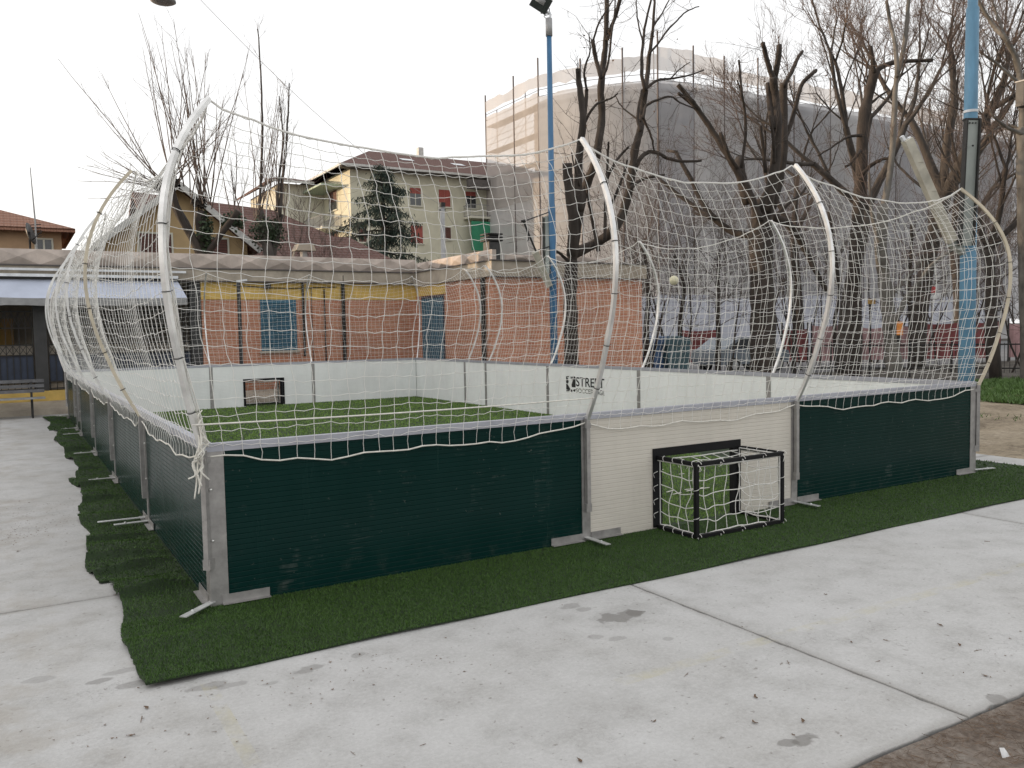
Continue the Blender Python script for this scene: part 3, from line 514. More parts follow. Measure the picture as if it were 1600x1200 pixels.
# gathered net hanging down the left bays seen edge on
# ================================================================== MINI GOALS
def goal(x0, x1, yw, sy, label):
    """frame on the outer face of the wall at yw; sy = outward sign"""
    g_ = thing('mini_goal', label, 'goal', ((x0+x1)/2, yw, 0), 'mini goals in the end walls'); f = .10; yo = yw+sy*.024; zt = GZ
    def yb(a, b): return (min(a, b), max(a, b))
    m = MB(); y0, y1 = yb(yo, yo+sy*.012); m.box(x0-f, x0, y0, y1, .03, zt+.07); m.box(x1, x1+.035, y0, y1, .03, zt+.07); m.box(x0, x1, y0, y1, zt, zt+.07)
    iy0, iy1 = yb(yw-sy*.024, yo-sy*.0005); m.box(x0+.001, x0+.007, iy0, iy1, .03, zt-.001); m.box(x1-.055, x1-.001, iy0, iy1, .03, zt-.001); m.box(x0+.008, x1-.056, iy0, iy1, zt-.008, zt-.001)
    iy = yw-sy*.026; y0, y1 = yb(iy, iy-sy*.008); m.box(x0-.05, x0, y0, y1, .03, zt+.05); m.box(x1, x1+.05, y0, y1, .03, zt+.05); m.box(x0, x1, y0, y1, zt, zt+.05)
    m.build('mouth_frame', BLACK, g_)
    t = .034; ya, ybk = yo+sy*.013, yo+sy*.50; xa, xb = x0-.05, x1+.04; zt2 = zt-.01
    fr = MB()
    for x in (xa, xb): fr.beam((x, ybk, .03), (x, ybk, zt2+t/2), t, t)
    for z in (.035, zt2):
        zz = z
        fr.beam((xa+t/2, ybk, zz), (xb-t/2, ybk, zz), t, t)
        for x in (xa, xb): fr.beam((x, ya, zz), (x, ybk-sy*t/2, zz), t, t)
    fr.build('frame', BLACK, g_)
    nm = MB(); nx, ny, nz = 8, 4, 5; rg_ = np.random.default_rng(int(x0*100)); rr_ = .0042; bag = sy*.0
    def surf(kind, u, v):
        s1, s2 = math.sin(math.pi*u), math.sin(math.pi*v)
        if kind == 'back': return np.array([xa+(xb-xa)*u+.03*math.sin(v*5+u*7)*s2, ybk-sy*(.026+.012*s1), .05+(zt2-.05)*v-.03*s1*s2-.035*math.sin(v*math.pi)*math.sin(u*9)*.5])
        if kind == 'left': return np.array([xa+.024+.01*s1, ya+(ybk-ya)*u+.02*math.sin(v*6)*s1, .05+(zt2-.05)*v-.05*s1*s2])
        if kind == 'right': return np.array([xb-.024-.008*s1-.10*s1*s2, ya+(ybk-ya)*u+.03*math.sin(v*5+1)*s1, .05+(zt2-.05)*v-.06*s1*s2])
        return np.array([xa+(xb-xa)*u, ya+(ybk-ya)*v+.012*math.sin(u*9), zt2-.024-.045*s1*s2])
    for kind, a, b in (('back', nx, nz), ('left', ny, nz), ('right', ny, nz), ('top', nx, ny)):
        jt = rg_.normal(0, .009 if kind != 'top' else .004, (a+1, b+1, 3)); jt[0] = jt[-1] = 0; jt[:, 0] *= .5; jt[:, -1] = 0
        G = np.array([[surf(kind, i/a, j/b)+jt[i, j] for j in range(b+1)] for i in range(a+1)])
        for i in range(a+1): nm.tube(smoothpts(G[i], 4), rr_*(1.5 if i in (0, a) else 1), 4, cap=False)
        for j in range(b+1): nm.tube(smoothpts(G[:, j], 4), rr_*(1.5 if j in (0, b) else 1), 4, cap=False)
    # lashings round the frame and loose cord ends
    def lash(p, ax):
        ax = np.array(ax, float); e1 = np.cross(ax, [0, 0, 1]) if abs(ax[2]) < .5 else np.array([1., 0, 0]); e1 /= np.linalg.norm(e1); e2 = np.cross(ax, e1)
        nm.tube([np.array(p)+.024*(math.cos(a)*e1+math.sin(a)*e2)+ax*.006*a for a in np.linspace(0, 6.3, 9)], .003, 4, cap=False)
        e = np.array(p)+.024*e1; nm.tube(smoothpts([e, e+rg_.normal(0, .012, 3)+[0, 0, -.02], e+rg_.normal(0, .02, 3)+[0, 0, -.045]], 3), .0028, 4)
    for i in range(0, nx+1, 2):
        x = xa+(xb-xa)*i/nx
        for z in (.035, zt2): lash((x, ybk, z), (1, 0, 0))
    for j in range(1, ny+1):
        for x in (xa, xb):
            for z in (.035, zt2): lash((x, ya+(ybk-ya)*j/ny-sy*.01, z), (0, 1, 0))
    for j in range(1, nz):
        for x in ((xa, xb) if j % 2 else ()): lash((x, ybk, .05+(zt2-.05)*j/nz), (0, 0, 1))
        nm.tube(smoothpts([(xa-.01, ya+sy*.01, .05+(zt2-.05)*j/nz), (xa-.05, ya-sy*.002, .03+(zt2-.05)*j/nz), (xa-.04, ya, -.03+(zt2-.05)*(j+.2)/nz)], 3), .0028, 4)
    nm.build('goal_net', NET, g_, smooth=True); return g_
goal(GX0, GX1, 0., -1, 'black framed mini goal with white net against the cream front panel')
goal(BG0, BG1, D, 1, 'distant mini goal seen through the opening in the white back wall')
# ================================================================== ARTIFICIAL TURF
def turf_h(x, y):
    left = np.clip((-x-.02)/.28, 0, 1); fr = np.clip((-y-.05)/1.1, 0, 1)
    h = .016+left*(.022*np.sin(y*4.1+x*1.3)+.018*np.sin(y*9.3+1+x*2.1)+.012*np.sin(y*1.7))
    for yc, a, wd, sl2 in ((.55, .05, .10, .35), (1.35, .045, .12, .2), (1.75, .05, .09, -.2), (2.45, .06, .10, .15), (4.6, .05, .12, .1), (5.6, .05, .12, .2), (7.2, .06, .15, 0), (9.4, .06, .15, .1)): h = h+left*a*1.4*np.exp(-np.abs((y-yc-sl2*(x+.4))/(wd*.55))**1.6)
    h = h+fr*(.006*np.sin(x*1.9)+.004*np.sin(x*4.3+y*2))+np.exp(-(((x+.35)/.5)**2+((y+.45)/.12)**2))*.03
    return np.maximum(h, .010)
TS = [(-1.17, 1.02, -.535, 9.62, 'artificial turf strip along the front wall nearest the camera'), (1.02, 3.68, -.60, 9.6, 'artificial turf strip that starts behind the jagged step nearest the camera at the left'),
      (3.68, 6.4, -.50, 9.62, 'artificial turf strip from the second jagged step along the left wall'), (6.4, 9.9, -.40, 9.55, 'artificial turf strip beside the middle of the left wall'),
      (9.9, 13.2, -.44, 9.6, 'artificial turf strip crossing under the far half of the cage'), (13.2, 16.7, -.47, 9.5, 'artificial turf strip under the back wall beside the kerb')]
for ti, (y0, y1, x0, x1, lab) in enumerate(TS):
    rg = np.random.default_rng(100+ti); mat = thing('turf_strip', lab, 'artificial turf', (x0, y0, 0), 'artificial turf strips under the cage')
    xs = np.unique(np.r_[np.linspace(x0, .1, 22), np.linspace(.1, x1, 70)]); ys = np.linspace(y0+.012, y1-.012, max(20, int((y1-y0)*28)))
    ed = .05*np.sin(ys*2.3+ti)+.012*np.sin(ys*7.1)+rg.normal(0, .003, len(ys)); ed -= np.linspace(.0, .05, len(ys))*(ti == 0)
    fe = .012*np.sin(xs*1.1+.5)+.006*np.sin(xs*3.7) if ti == 0 else 0*xs
    X = xs[None, :]+np.zeros((len(ys), 1)); Y = ys[:, None]+np.zeros((1, len(xs)))
    X = X+ed[:, None]*np.clip(1-(X-x0)/.5, 0, 1); Y = Y+fe[None, :]*np.clip(1-(Y-y0)/.4, 0, 1); Z = turf_h(X, Y)
    ny_, nx_ = X.shape; idx_ = lambda j, i: j*nx_+i
    mb = MB(); mb.add(np.c_[X.ravel(), Y.ravel(), Z.ravel()], [(idx_(j, i), idx_(j, i+1), idx_(j+1, i+1), idx_(j+1, i)) for j in range(ny_-1) for i in range(nx_-1)])
    bd = [(0, i) for i in range(nx_)]+[(j, nx_-1) for j in range(1, ny_)]+[(ny_-1, i) for i in range(nx_-2, -1, -1)]+[(j, 0) for j in range(ny_-2, 0, -1)]; nb = len(bd)
    mb.add([(X[a], Y[a], Z[a]) for a in bd]+[(X[a], Y[a], max(.002, Z[a]-.014)) for a in bd], [(i, nb+i, nb+(i+1) % nb, (i+1) % nb) for i in range(nb)])
    mb.build('backing', TURF, mat, smooth=True)
    def inside(x): return (x > 0) & (x < W)
    def scatter(xa, xb, ya, yb, dens, h, wd, mb_):
        n = int((xb-xa)*(yb-ya)*dens)
        if n <= 0: return
        xy = np.c_[rg.uniform(xa, xb, n), rg.uniform(ya, yb, n)]
        if xa <= x0+.001: xy[:, 0] += np.interp(xy[:, 1], ys, ed)*np.clip(1-(xy[:, 0]-x0)/.5, 0, 1)
        if ti == 0: xy[:, 1] += np.interp(xy[:, 0], xs, fe)*np.clip(1-(xy[:, 1]-y0)/.4, 0, 1)
        blades(xy, turf_h(xy[:, 0], xy[:, 1])-.003, h, wd, .55, rg, mb_)
    po_ = MB(); pi_ = MB()
    near = max(.25, 1-ti*.17)
    if ti == 0:
        for xa in np.arange(x0, x1-.01, .7):
            xb = min(x1, xa+.7); dist = math.hypot(xa-CX, y0-CY); scatter(xa, xb, y0, -.03, 15000*min(1.4, (6.2/dist)**1.6), .017, .0046*max(1, dist/6), po_)
    scatter(x0, -.03, max(y0, -.03), y1, 10500*near**1.6, .017, .0048/near, po_); scatter(W+.03, x1, max(y0, -.03), y1, 1200, .026, .012, po_)
    if y1 > D: scatter(.03, W-.03, D+.03, y1, 350, .026, .02, po_)
    ya, yb = max(y0, .03), min(y1, D-.03)
    if ti == 0: scatter(3.2, 6.6, ya, yb, 3800, .026, .008, pi_)
    elif ti == 1: scatter(2.8, 7.2, ya, yb, 2200, .026, .010, pi_)
    else: scatter(.03, W-.03, ya, yb, [0, 0, 900, 900, 750, 600][ti], .026, [0, 0, .016, .017, .019, .02][ti], pi_)
    if po_.v: struct(po_.build('pile', PILE, mat), 'stuff')
    if pi_.v: struct(pi_.build('pile', PILE_LIT, mat, label='pile inside the cage, coloured brighter as if lit'), 'stuff')
# pale worn dashes on the pitch just inside the front goal
m = MB(); rg = np.random.default_rng(9)
for k in range(26):
    x, y = rg.uniform(3.9, 5.9), rg.choice([1.05, 1.35, 1.9, 2.3])+rg.normal(0, .05); L = rg.uniform(.04, .16); m.beam((x, y, .043), (x+L, y+rg.normal(0, .02), .044), rg.uniform(.008, .02), .004)
tag(struct(m.build('chalk_marks', ROPE), 'stuff'), 'worn pale line marks on the bright turf seen through the front goal', 'line marks')
# ================================================================== LOW BRICK BUILDING
YF = 17.9; XS = 9.62; YW = 13.1; XE = 14.5
lb = thing('brick_building', 'low L-shaped pink brick building with yellow band and faceted concrete parapet', 'building', (5, YF, 0))
m = MB(); m.box(3.35, XS, YF, YF+.3, 0, 2.80); m.build('brick_wall', BRICK, lb)
m = MB(); m.box(3.35, XS, YF-.015, YF+.3, 2.803, 3.27); m.build('yellow_band', YELLOW, lb)
m = MB(); m.box(XS, XS+.3, YW+.3, YF+.3, 0, 3.21); m.box(XS, XE, YW, YW+.297, 0, 3.21); m.box(XE-.3, XE, YW+.3, 24, 0, 3.21); m.build('brick_wall', BRICK, lb)
m = MB(); m.box(XS-.015, XS+.02, 15.85, YF-.02, 2.90, 3.20); m.build('yellow_band', YELLOW, lb)
# concrete fascia and roof slab
m = MB(); m.box(-14, XS-.1, YF-.12, YF+.4, 3.275, 3.60); m.box(XS-.10, XS+.4, YW-.1, YF+.395, 3.214, 3.60); m.box(XS+.402, XE+.1, YW-.095, YW+.4, 3.214, 3.60); m.build('fascia', FASCIA, lb)
for z in (3.27, 3.603):
    MB().box(-14, XS-.16, YF-.16, YF+.1, z, z+.03).build('drip_edge', EAVE, lb)
m = MB(); m.box(XS-.14, XS+.1, YW-.14, YF-.165, 3.603, 3.63); m.box(XS+.1, XE+.15, YW-.14, YW+.1, 3.603, 3.63); m.box(XS-.13, XE+.13, YW-.12, YW+.1, 3.19, 3.212); m.build('drip_edge', EAVE, lb)
m = MB(); m.box(-14, XE, YF+.41, 30, 3.25, 3.62); m.box(XS+.41, XE, YW+.41, YF+.40, 3.25, 3.58); m.build('roof_slab', ROOFD, lb)
def facets(mb, a, b, z0, z1, n, nrm, dep):
    a = np.array(a, float); b = np.array(b, float); nr = np.array(nrm, float)
    for i in range(n):
        p, r = a+(b-a)*i/n, a+(b-a)*(i+1)/n; c = (p+r)/2+nr*dep
        V = [(*p, z0), (*r, z0), (*r, z1), (*p, z1), (*c, (z0+z1)/2)]; mb.add(V, [(0, 1, 4), (1, 2, 4), (2, 3, 4), (3, 0, 4)] if nr[1] < 0 else [(1, 0, 4), (2, 1, 4), (3, 2, 4), (0, 3, 4)])
m = MB(); facets(m, (-14.0, YF-.05), (XS+.0, YF-.05), 3.635, 4.01, 26, (0, -1), .085); m.box(-14, XS, YF-.045, YF+.1, 3.634, 4.005)
m.build('faceted_parapet', CAST, lb)
m = MB(); facets(m, (XS-.02, YF-.06), (XS-.02, YW), 3.635, 3.90, 6, (-1, 0), .085); m.box(XS-.015, XS+.1, YW, YF-.06, 3.634, 3.895); facets(m, (XS+.4, YW-.02), (XS+3.6, YW-.02), 3.635, 3.78, 4, (0, -1), .06); m.box(XS+.4, XS+3.6, YW-.015, YW+.08, 3.634, 3.775)
m.build('faceted_parapet', CAST, lb)
# window, door, pipes
f = MB().box(4.90, 5.90, YF-.03, YF-.005, 1.38, 2.80).build('window', BLUESH, lb)
m = MB()
for k in range(22): m.beam((4.94, YF-.04, 1.45+k*.06), (5.86, YF-.04, 1.45+k*.06), .03, .02, (0, -.5, .8))
m.build('shutter_slats', BLUESH, f); MB().box(4.85, 5.95, YF-.10, YF-.002, 1.31, 1.375).build('sill', FASCIA, f)
f = MB().box(XS-.03, XS-.004, 15.95, 17.45, .1, 2.88).build('door', NAVY, lb)
m = MB()
for k in range(5): m.box(XS-.045, XS-.032, 16.0+k*.29, 16.25+k*.29, .15, 2.8)
m.build('door_panels', BLUESH, f)
for x, y, r, z0, z1 in ((7.28, YF-.07, .055, 0, 3.5), (6.1, YF-.06, .035, 1.2, 3.3), (XS-.07, 13.55, .06, 0, 3.2), (6.72, YF-.06, .02, .5, 3.1)):
    MB().tube([(x, y, z0), (x, y, z1)], r, 8).build('downpipe', IRON, lb)
MB().box(5.02, 5.18, YF-.16, YF-.02, 3.10, 3.25).build('wall_lamp', IRON, lb)
m = MB(); m.tube(smoothpts([(4.2, YF-.04, 3.18), (5.6, YF-.05, 3.12), (7.1, YF-.04, 3.17)], 5), .012, 4); m.tube([(6.35, YF-.04, 3.14), (6.35, YF-.04, 1.0)], .01, 4); m.build('wire', IRON, lb)
# roof vent and chimney
vt = at(472, 402, 26); m = MB(); bx = vt[0]; by = YF+1.2; zt = ony(472, 386, by)[2]
v = thing('roof_vent', 'small grey mushroom roof vent above the parapet of the brick building', 'vent', (ony(475, 402, by)[0], by, 3.6)); bx = v.location[0]
MB().tube([(bx, by, 3.6), (bx, by, zt-.12)], .10, 10).build('pipe', GREY, v); m = MB(); m.prism([(bx-.30, zt-.12), (bx+.30, zt-.12), (bx+.22, zt+.08), (bx-.20, zt+.08)], 1, by-.25, by+.25); m.tube([(bx-.22, by, zt), (bx-.30, by, zt-.2), (bx-.34, by, zt-.38)], .03, 6); m.build('cap', FASCIA, v)
by = 14.6; c0 = ony(756, 404, by); c1 = ony(780, 365, by); ch = thing('chimney', 'dark square chimney with louvred cap on the corner of the brick building', 'chimney', ((c0[0]+c1[0])/2, by, 3.6)); cx = (c0[0]+c1[0])/2
MB().box(cx-.17, cx+.17, by-.17, by+.17, 3.5, c1[2]-.25).build('stack', LAMPB, ch); m = MB()
for k in range(3): m.box(cx-.23, cx+.23, by-.23, by+.23, c1[2]-.23+k*.085, c1[2]-.19+k*.085)
m.box(cx-.14, cx+.14, by-.14, by+.14, c1[2]-.25, c1[2]-.02); m.build('cap', IRON, ch)
# left portico: awning, gate, dark room behind
m = MB(); m.box(-14, 3.35, 21.8, 22, 0, 3.2); m.box(-14, -13.8, YF+.3, 21.8, 0, 3.2); m.box(3.15, 3.349, YF+.3, 21.8, 0, 3.2); m.box(-13.8, 3.15, YF+.3, 21.8, 3.21, 3.25); m.build('portico_wall', FASCIA, lb)
for x in (-9.9, -5.2, -.45, 3.2): MB().box(x-.14, x+.14, YF+.02, YF+.28, .55, 3.27).build('column', LAMPB, lb)
pl = MB().box(-14, 3.35, YF-.06, YF+.28, 0, .55).build('yellow_plinth', YELLOW, lb)
kb = MB(); kb.prism([(17.30, -.02), (17.34, .13), (YF-.07, .30), (YF-.07, -.02)], 0, -14, 9.55); tag(struct(kb.build('kerb', FASCIA)), 'sloping grey kerb under the yellow plinth', 'kerb')
aw = thing('awning', 'pale blue grey canvas awning with white rails over the dark gate', 'awning', (-2, YF, 3.2))
m = MB(); n = 40; xs = np.linspace(-14, 2.75, n)
top = [(x, YF-.14, 3.28) for x in xs]; bot = [(x+(.12 if i == n-1 else 0), YF-.75, 2.80+.012*math.sin(x*3)) for i, x in enumerate(xs)]; val = [(b_[0], b_[1]-.01, 2.62+.015*math.sin(b_[0]*5)) for b_ in bot]
m.add(top+bot, [(i, n+i, n+i+1, i+1) for i in range(n-1)]); m.add([(p[0], p[1], p[2]-.02) for p in top+bot], [(i, i+1, n+i+1, n+i) for i in range(n-1)]); m.build('canvas', AWN, aw, smooth=True)
m = MB(); m.add(bot+val, [(i, n+i, n+i+1, i+1) for i in range(n-1)]); m.add([(p[0], p[1]+.006, p[2]) for p in bot+val], [(i, i+1, n+i+1, n+i) for i in range(n-1)]); m.build('valance', AWNV, aw, smooth=True)
MB().beam((-14, YF-.25, 3.52), (2.95, YF-.25, 3.50), .05, .055).build('rail', WRAIL, aw); MB().beam((-14, YF-.25, 3.375), (2.75, YF-.25, 3.36), .07, .07).build('rail', WRAIL, aw)
MB().box(-14, 2.78, YF-.24, YF-.13, 3.285, 3.34).build('cassette', IRON, aw)
for x in (-6, -1.5, 2.6):
    m = MB(); m.beam((x, YF-.13, 2.85), (x, YF-.72, 2.78), .03, .03); m.build('arm', IRON, aw)
gt = thing('folding_gate', 'dark iron folding gate with lattice and navy lower panels under the awning', 'gate', (-1, YF+.12, .55))
for (x0, x1) in ((-9.7, -5.4), (-5.0, -.62), (-.28, 3.04)):
    MB().box(x0, x1, YF+.10, YF+.13, .78, 1.42).build('lower_panel', NAVY, gt)
    m = MB(); nx = int((x1-x0)/.14)
    for k in range(nx+1):
        x = x0+(x1-x0)*k/nx; m.beam((x, YF+.08, .56), (x, YF+.08, 2.55), .018, .018, (0, 1, 0))
    for z in (.60, .77, 1.43, 1.68, 2.1, 2.5): m.beam((x0, YF+.06, z), (x1, YF+.06, z), .02, .03, (0, 0, 1))
    for k in range(nx):
        xa = x0+(x1-x0)*k/nx; xb = x0+(x1-x0)*(k+1)/nx
        for za, zb in ((1.45, 1.67), (2.12, 2.48)): m.beam((xa, YF+.055, za), (xb, YF+.055, zb), .014, .014, (0, 1, 0)); m.beam((xb, YF+.05, za), (xa, YF+.05, zb), .014, .014, (0, 1, 0))
    m.build('lattice', IRON, gt)
    MB().box(x0, x1, YF+.20, YF+.22, 1.45, 1.66).build('pale_strip', FASCIA, gt); MB().box(x0, x1, YF+.20, YF+.22, .57, .76).build('pale_strip', FASCIA, gt)
m = MB(); m.box(-3.9, -1.0, 21.2, 21.5, .4, 2.4); tag(m.build('cabinet', AMBER, origin=(-2.5, 21.3, .4)), 'amber coloured cabinet glimpsed in the dark room behind the gate', 'cabinet')
# bench, yard lamp
bn = thing('park_bench', 'dark metal slatted bench on the concrete in front of the yellow plinth', 'bench', (-2, 17.0, 0))
for x in (-.72, -2.5):
    m = MB(); m.beam((x, 17.0, 0), (x, 17.12, .86), .05, .05); m.beam((x, 16.55, 0), (x, 16.55, .43), .04, .04); m.beam((x, 16.5, .42), (x, 17.06, .42), .04, .04); m.build('leg', IRON, bn)
m = MB()
for z in (.60, .72, .84): m.beam((-2.8, 17.04+(z-.4)*.14, z), (-.45, 17.04+(z-.4)*.14, z), .025, .075)
m.build('backrest', WOOD, bn); m = MB()
for y in (16.52, 16.65, 16.78, 16.91): m.beam((-2.8, y, .455), (-.45, y, .455), .10, .025)
m.build('seat', GREY, bn)
p0 = ony(377, 560, 17.15); yl = thing('yard_lamp', 'slim dark lamp post with short pale arm in front of the brick wall', 'lamp post', (p0[0], 17.15, 0)); zt = ony(377, 441, 17.15)[2]
MB().tube([(p0[0], 17.15, 0), (p0[0], 17.15, zt)], .05, 10).build('post', LAMPB, yl); m = MB(); m.beam((p0[0]-.05, 17.15, zt+.02), (p0[0]+.22, 17.12, zt+.06), .08, .05); m.build('lamp_head', WRAIL, yl)
# ================================================================== BLUE POLES
bp = at(866, 565, 19); bx, by = bp[0], bp[1]
fl = thing('floodlight_pole', 'tall blue steel pole with a single floodlight tilted down at its top', 'floodlight', (bx, by, 0)); zt = CZ+(at(864, 66, 19)[2]-CZ)
tp = at(864, 64, 19); dxy = np.array([tp[0]-bx, tp[1]-by])*0
m = MB(); m.tube([(bx, by, 0), (bx, by, 4.55), (bx, by, 4.62), (bx, by, zt)], [.085, .08, .066, .056], 14); m.build('pole', BLUE, fl, smooth=True)
m = MB(); m.tube([(bx, by, zt-.02), (bx, by, zt+.36)], .075, 12); m.build('spigot', GREY, fl, smooth=True)
hd = MB(); c = np.array([bx, by, zt+.70])+AX[0]*(-.17); u = np.array([-.35, -.55, -.05]); u /= np.linalg.norm(u)
rt = AX[0]; upv = np.array([0, 0, 1.]); ax_ = rt*.82-upv*.52; ay_ = rt*.45+upv*.75; nn = np.cross(ax_, ay_); ax_ /= np.linalg.norm(ax_); nn /= np.linalg.norm(nn); ay_ = np.cross(nn, ax_)
def obox(mb, c, a, b, n, la, lb_, ln, taper=1.): mb.add([c+a*sx*la*(taper if sn > 0 else 1)+b*sy*lb_*(taper if sn > 0 else 1)+n*sn*ln for sn in (-1, 1) for sx, sy in ((-1, -1), (1, -1), (1, 1), (-1, 1))], [(0, 3, 2, 1), (4, 5, 6, 7), (0, 1, 5, 4), (1, 2, 6, 5), (2, 3, 7, 6), (3, 0, 4, 7)])
vd = CAM-c; vd /= np.linalg.norm(vd)
if nn@vd < 0: nn = -nn
nn = nn*.8+np.array([0, 0, -1.])*.35; nn /= np.linalg.norm(nn); ay_ = np.cross(nn, ax_)
ax_ /= np.linalg.norm(ax_); ay_ /= np.linalg.norm(ay_); obox(hd, c, ax_, ay_, -nn, .21, .17, .05, .9); h_ = hd.build('lamp_head', LAMPB, fl)
m = MB(); obox(m, c+nn*.052, ax_, ay_, nn, .185, .145, .004); m.build('lens', LAMPG, h_)
m = MB(); m.tube([c-nn*.06+ay_*.03-ax_*.12, c-nn*.06+ay_*.03+ax_*.10], .13, 12); m.build('gear_box', GREY, h_, smooth=True); m = MB(); e = c+ax_*.2-ay_*.15
m.tube(smoothpts([(bx+.0, by, zt+.34), (bx+.04, by, zt+.48), tuple(c+ax_*.10-ay_*.17)], 4), .028, 6); m.tube(smoothpts([tuple(c+ax_*.22), tuple(c+ax_*.28-ay_*.1), tuple(c+ax_*.2-ay_*.2), (bx+.06, by, zt+.3)], 5), .012, 5); m.build('bracket', WRAIL, fl, smooth=True)
# folding basketball gear on the same pole (a thing that rests on it)
def onp(px, py, d): return at(px, py, d)
bk = thing('basketball_arm', 'weathered channel and slanting arm clamped to the tall blue pole with the floodlight', 'basketball gear', tuple(onp(856, 430, 19)))
m = MB(); a, b_ = onp(854, 428, 18.85), onp(853, 339, 18.85); m.beam(a, b_, .16, .08, tuple(AX[0]+AX[2]*.3)); m.build('channel', CHAN, bk)
m = MB(); a1, b1 = a+AX[0]*-.07, b_+AX[0]*-.07
for sgn in (-.075, .075): m.beam(a+AX[0]*sgn, b_+AX[0]*sgn, .018, .12, tuple(AX[2]))
m.build('channel_edge', IRON, bk); m = MB(); m.beam(onp(858, 446, 18.8), onp(836, 393, 18.3), .14, .14, tuple(AX[2])); m.build('arm', BEIGE, bk)
m = MB(); P = [onp(862, 330, 18.9), onp(818, 346, 18.0), onp(837, 392, 18.3)]
m.tube(P[:2], .014, 5); m.tube(P[1:], .022, 5); m.tube([P[2], onp(862, 384, 18.9)], .014, 5); m.tube(smoothpts([P[1], P[1]+[.05, 0, -.12], P[1]+[.12, 0, -.35], P[1]+[.08, 0, -.42]], 4), .012, 5); m.tube([P[1]+[-.05, 0, .0], P[1]+[.06, 0, .02]], .03, 5); m.build('strut', IRON, bk)
rp = at(1510, 590, 13.5); rx, ry = rp[0], rp[1]; rpole = thing('blue_pole', 'thick faded blue pole rising out of frame at the right of the cage', 'pole', (rx, ry, 0)); zc = at(1508, 385, 13.5)[2]; zk = at(1512, 185, 13.5)[2]; zj = at(1512, 25, 13.5)[2]
m = MB(); m.tube([(rx, ry, -.05), (rx, ry, zc+.1), (rx+.01, ry, zk), (rx+.02, ry, zj-.02), (rx+.02, ry, zj+.02), (rx+.03, ry, zj+3.2)], [.125, .118, .100, .095, .075, .07], 18); m.build('shaft', BLUE2, rpole, smooth=True)
m = MB(); m.tube([(rx+.01, ry, zk+.02), (rx+.01, ry, zk+.06)], .108, 16); m.tube(smoothpts([at(1503, 178, 13.35), at(1510, 183, 13.3), at(1517, 188, 13.35)], 3), .012, 5); m.build('clamp_band', WRAIL, rpole)
bk2 = thing('basketball_arm', 'grey channel box and beige slanting arm fixed on the thick faded blue pole', 'basketball gear', tuple(at(1512, 385, 13.3)))
m = MB(); a, b_ = at(1508, 384, 13.18), at(1518, 188, 12.98); m.beam(a, b_, .19, .06, tuple(-AX[2])); m.build('channel', CHAN, bk2)
m = MB()
for sgn in (-.10, .10): m.beam(a+AX[0]*sgn-AX[2]*.03, b_+AX[0]*sgn-AX[2]*.03, .022, .11, tuple(AX[2]))
m.beam(b_+AX[0]*-.12+AX[1]*.012, b_+AX[0]*.12+AX[1]*.012, .1, .02, tuple(AX[1])); m.build('channel_edge', IRON, bk2)
m = MB(); pf = b_-AX[2]*.036
for k in (-1, 0, 1): m.sphere(pf-AX[1]*.05+AX[0]*.045*k, .012, 8, 6)
m.sphere(pf-AX[1]*.40, .016, 8, 6); m.build('bolt_hole', TIE, bk2)
m = MB(); a, b_ = at(1487, 377, 13.2), at(1417, 218, 12.7); m.beam(a, b_, .135, .125, tuple(AX[2])); m.build('arm', BEIGE, bk2)
m = MB(); d = b_-a
for t in (.22, .50, .78): m.beam(a+d*t-AX[0]*.072, a+d*t+AX[0]*.072, .012, .14, tuple(AX[2]))
m.beam(a+AX[0]*.06-AX[1]*.03+d*.1, a+AX[0]*.06-AX[1]*.03+d*.66, .02, .03); m.build('arm_joint', BEIGE, bk2); m = MB(); m.beam(b_-d*.01-AX[0]*.05, b_+d*.03-AX[0]*.06, .05, .05); m.beam(b_-d*.01+AX[0]*.04, b_+d*.02+AX[0]*.04, .04, .05); m.build('bracket', WRAIL, bk2)
m = MB(); m.beam(at(1487, 380, 13.2), at(1509, 398, 13.4), .10, .10); m.build('hinge', CHAN, bk2)
# ball caught in the net
p = onx(1053, 438, 9.0); tag(MB().sphere(p, .082, 20, 14).build('ball', BALL, smooth=True, origin=tuple(p)), 'small cream ball caught in the net above the right wall', 'ball')
# overhead cable, utility pole, hanging lamp
up = at(691, 322, 30); u_ = thing('utility_pole', 'thin grey utility pole behind the parapet in front of the cream apartment block', 'pole', (up[0], up[1], 0))
MB().tube([(up[0], up[1], 0), (up[0], up[1], up[2])], .085, 10).build('shaft', GREY, u_, smooth=True); m = MB(); m.tube([(up[0], up[1], up[2]-.02), (up[0], up[1], up[2]+.12)], .12, 8); m.tube([(up[0]-.15, up[1], up[2]-.15), (up[0]+.12, up[1], up[2]-.12)], .03, 5); m.build('cap', IRON, u_)
a = at(300, -14, 22); e = at(726, 380, 32); P = [a+(up-a)*t+np.array([0, 0, -.5*math.sin(math.pi*t)]) for t in np.linspace(0, 1, 14)]+[up+(e-up)*t for t in (.5, 1)]
tag(MB().tube(P, .007, 5).build('overhead_cable', GREY, origin=tuple(up)), 'dark cable running down from the upper left to the utility pole', 'cable')
lp = at(255, 3, 22); hl = thing('hanging_lamp', 'dark underside of a hanging street lamp cut by the top edge', 'street lamp', tuple(lp))
m = MB(); prof = [(.02, .34), (.10, .33), (.16, .22), (.30, .06), (.32, -.02), (.26, -.05), (.12, -.07), (.0, -.075)]; nn_ = 20
m.add([(lp[0]+r*math.cos(2*math.pi*j/nn_), lp[1]+r*math.sin(2*math.pi*j/nn_), lp[2]+z+.03) for r, z in prof for j in range(nn_)], [(i*nn_+j, i*nn_+(j+1) % nn_, (i+1)*nn_+(j+1) % nn_, (i+1)*nn_+j) for i in range(len(prof)-1) for j in range(nn_)]); m.build('shade', GREY, hl, smooth=True)
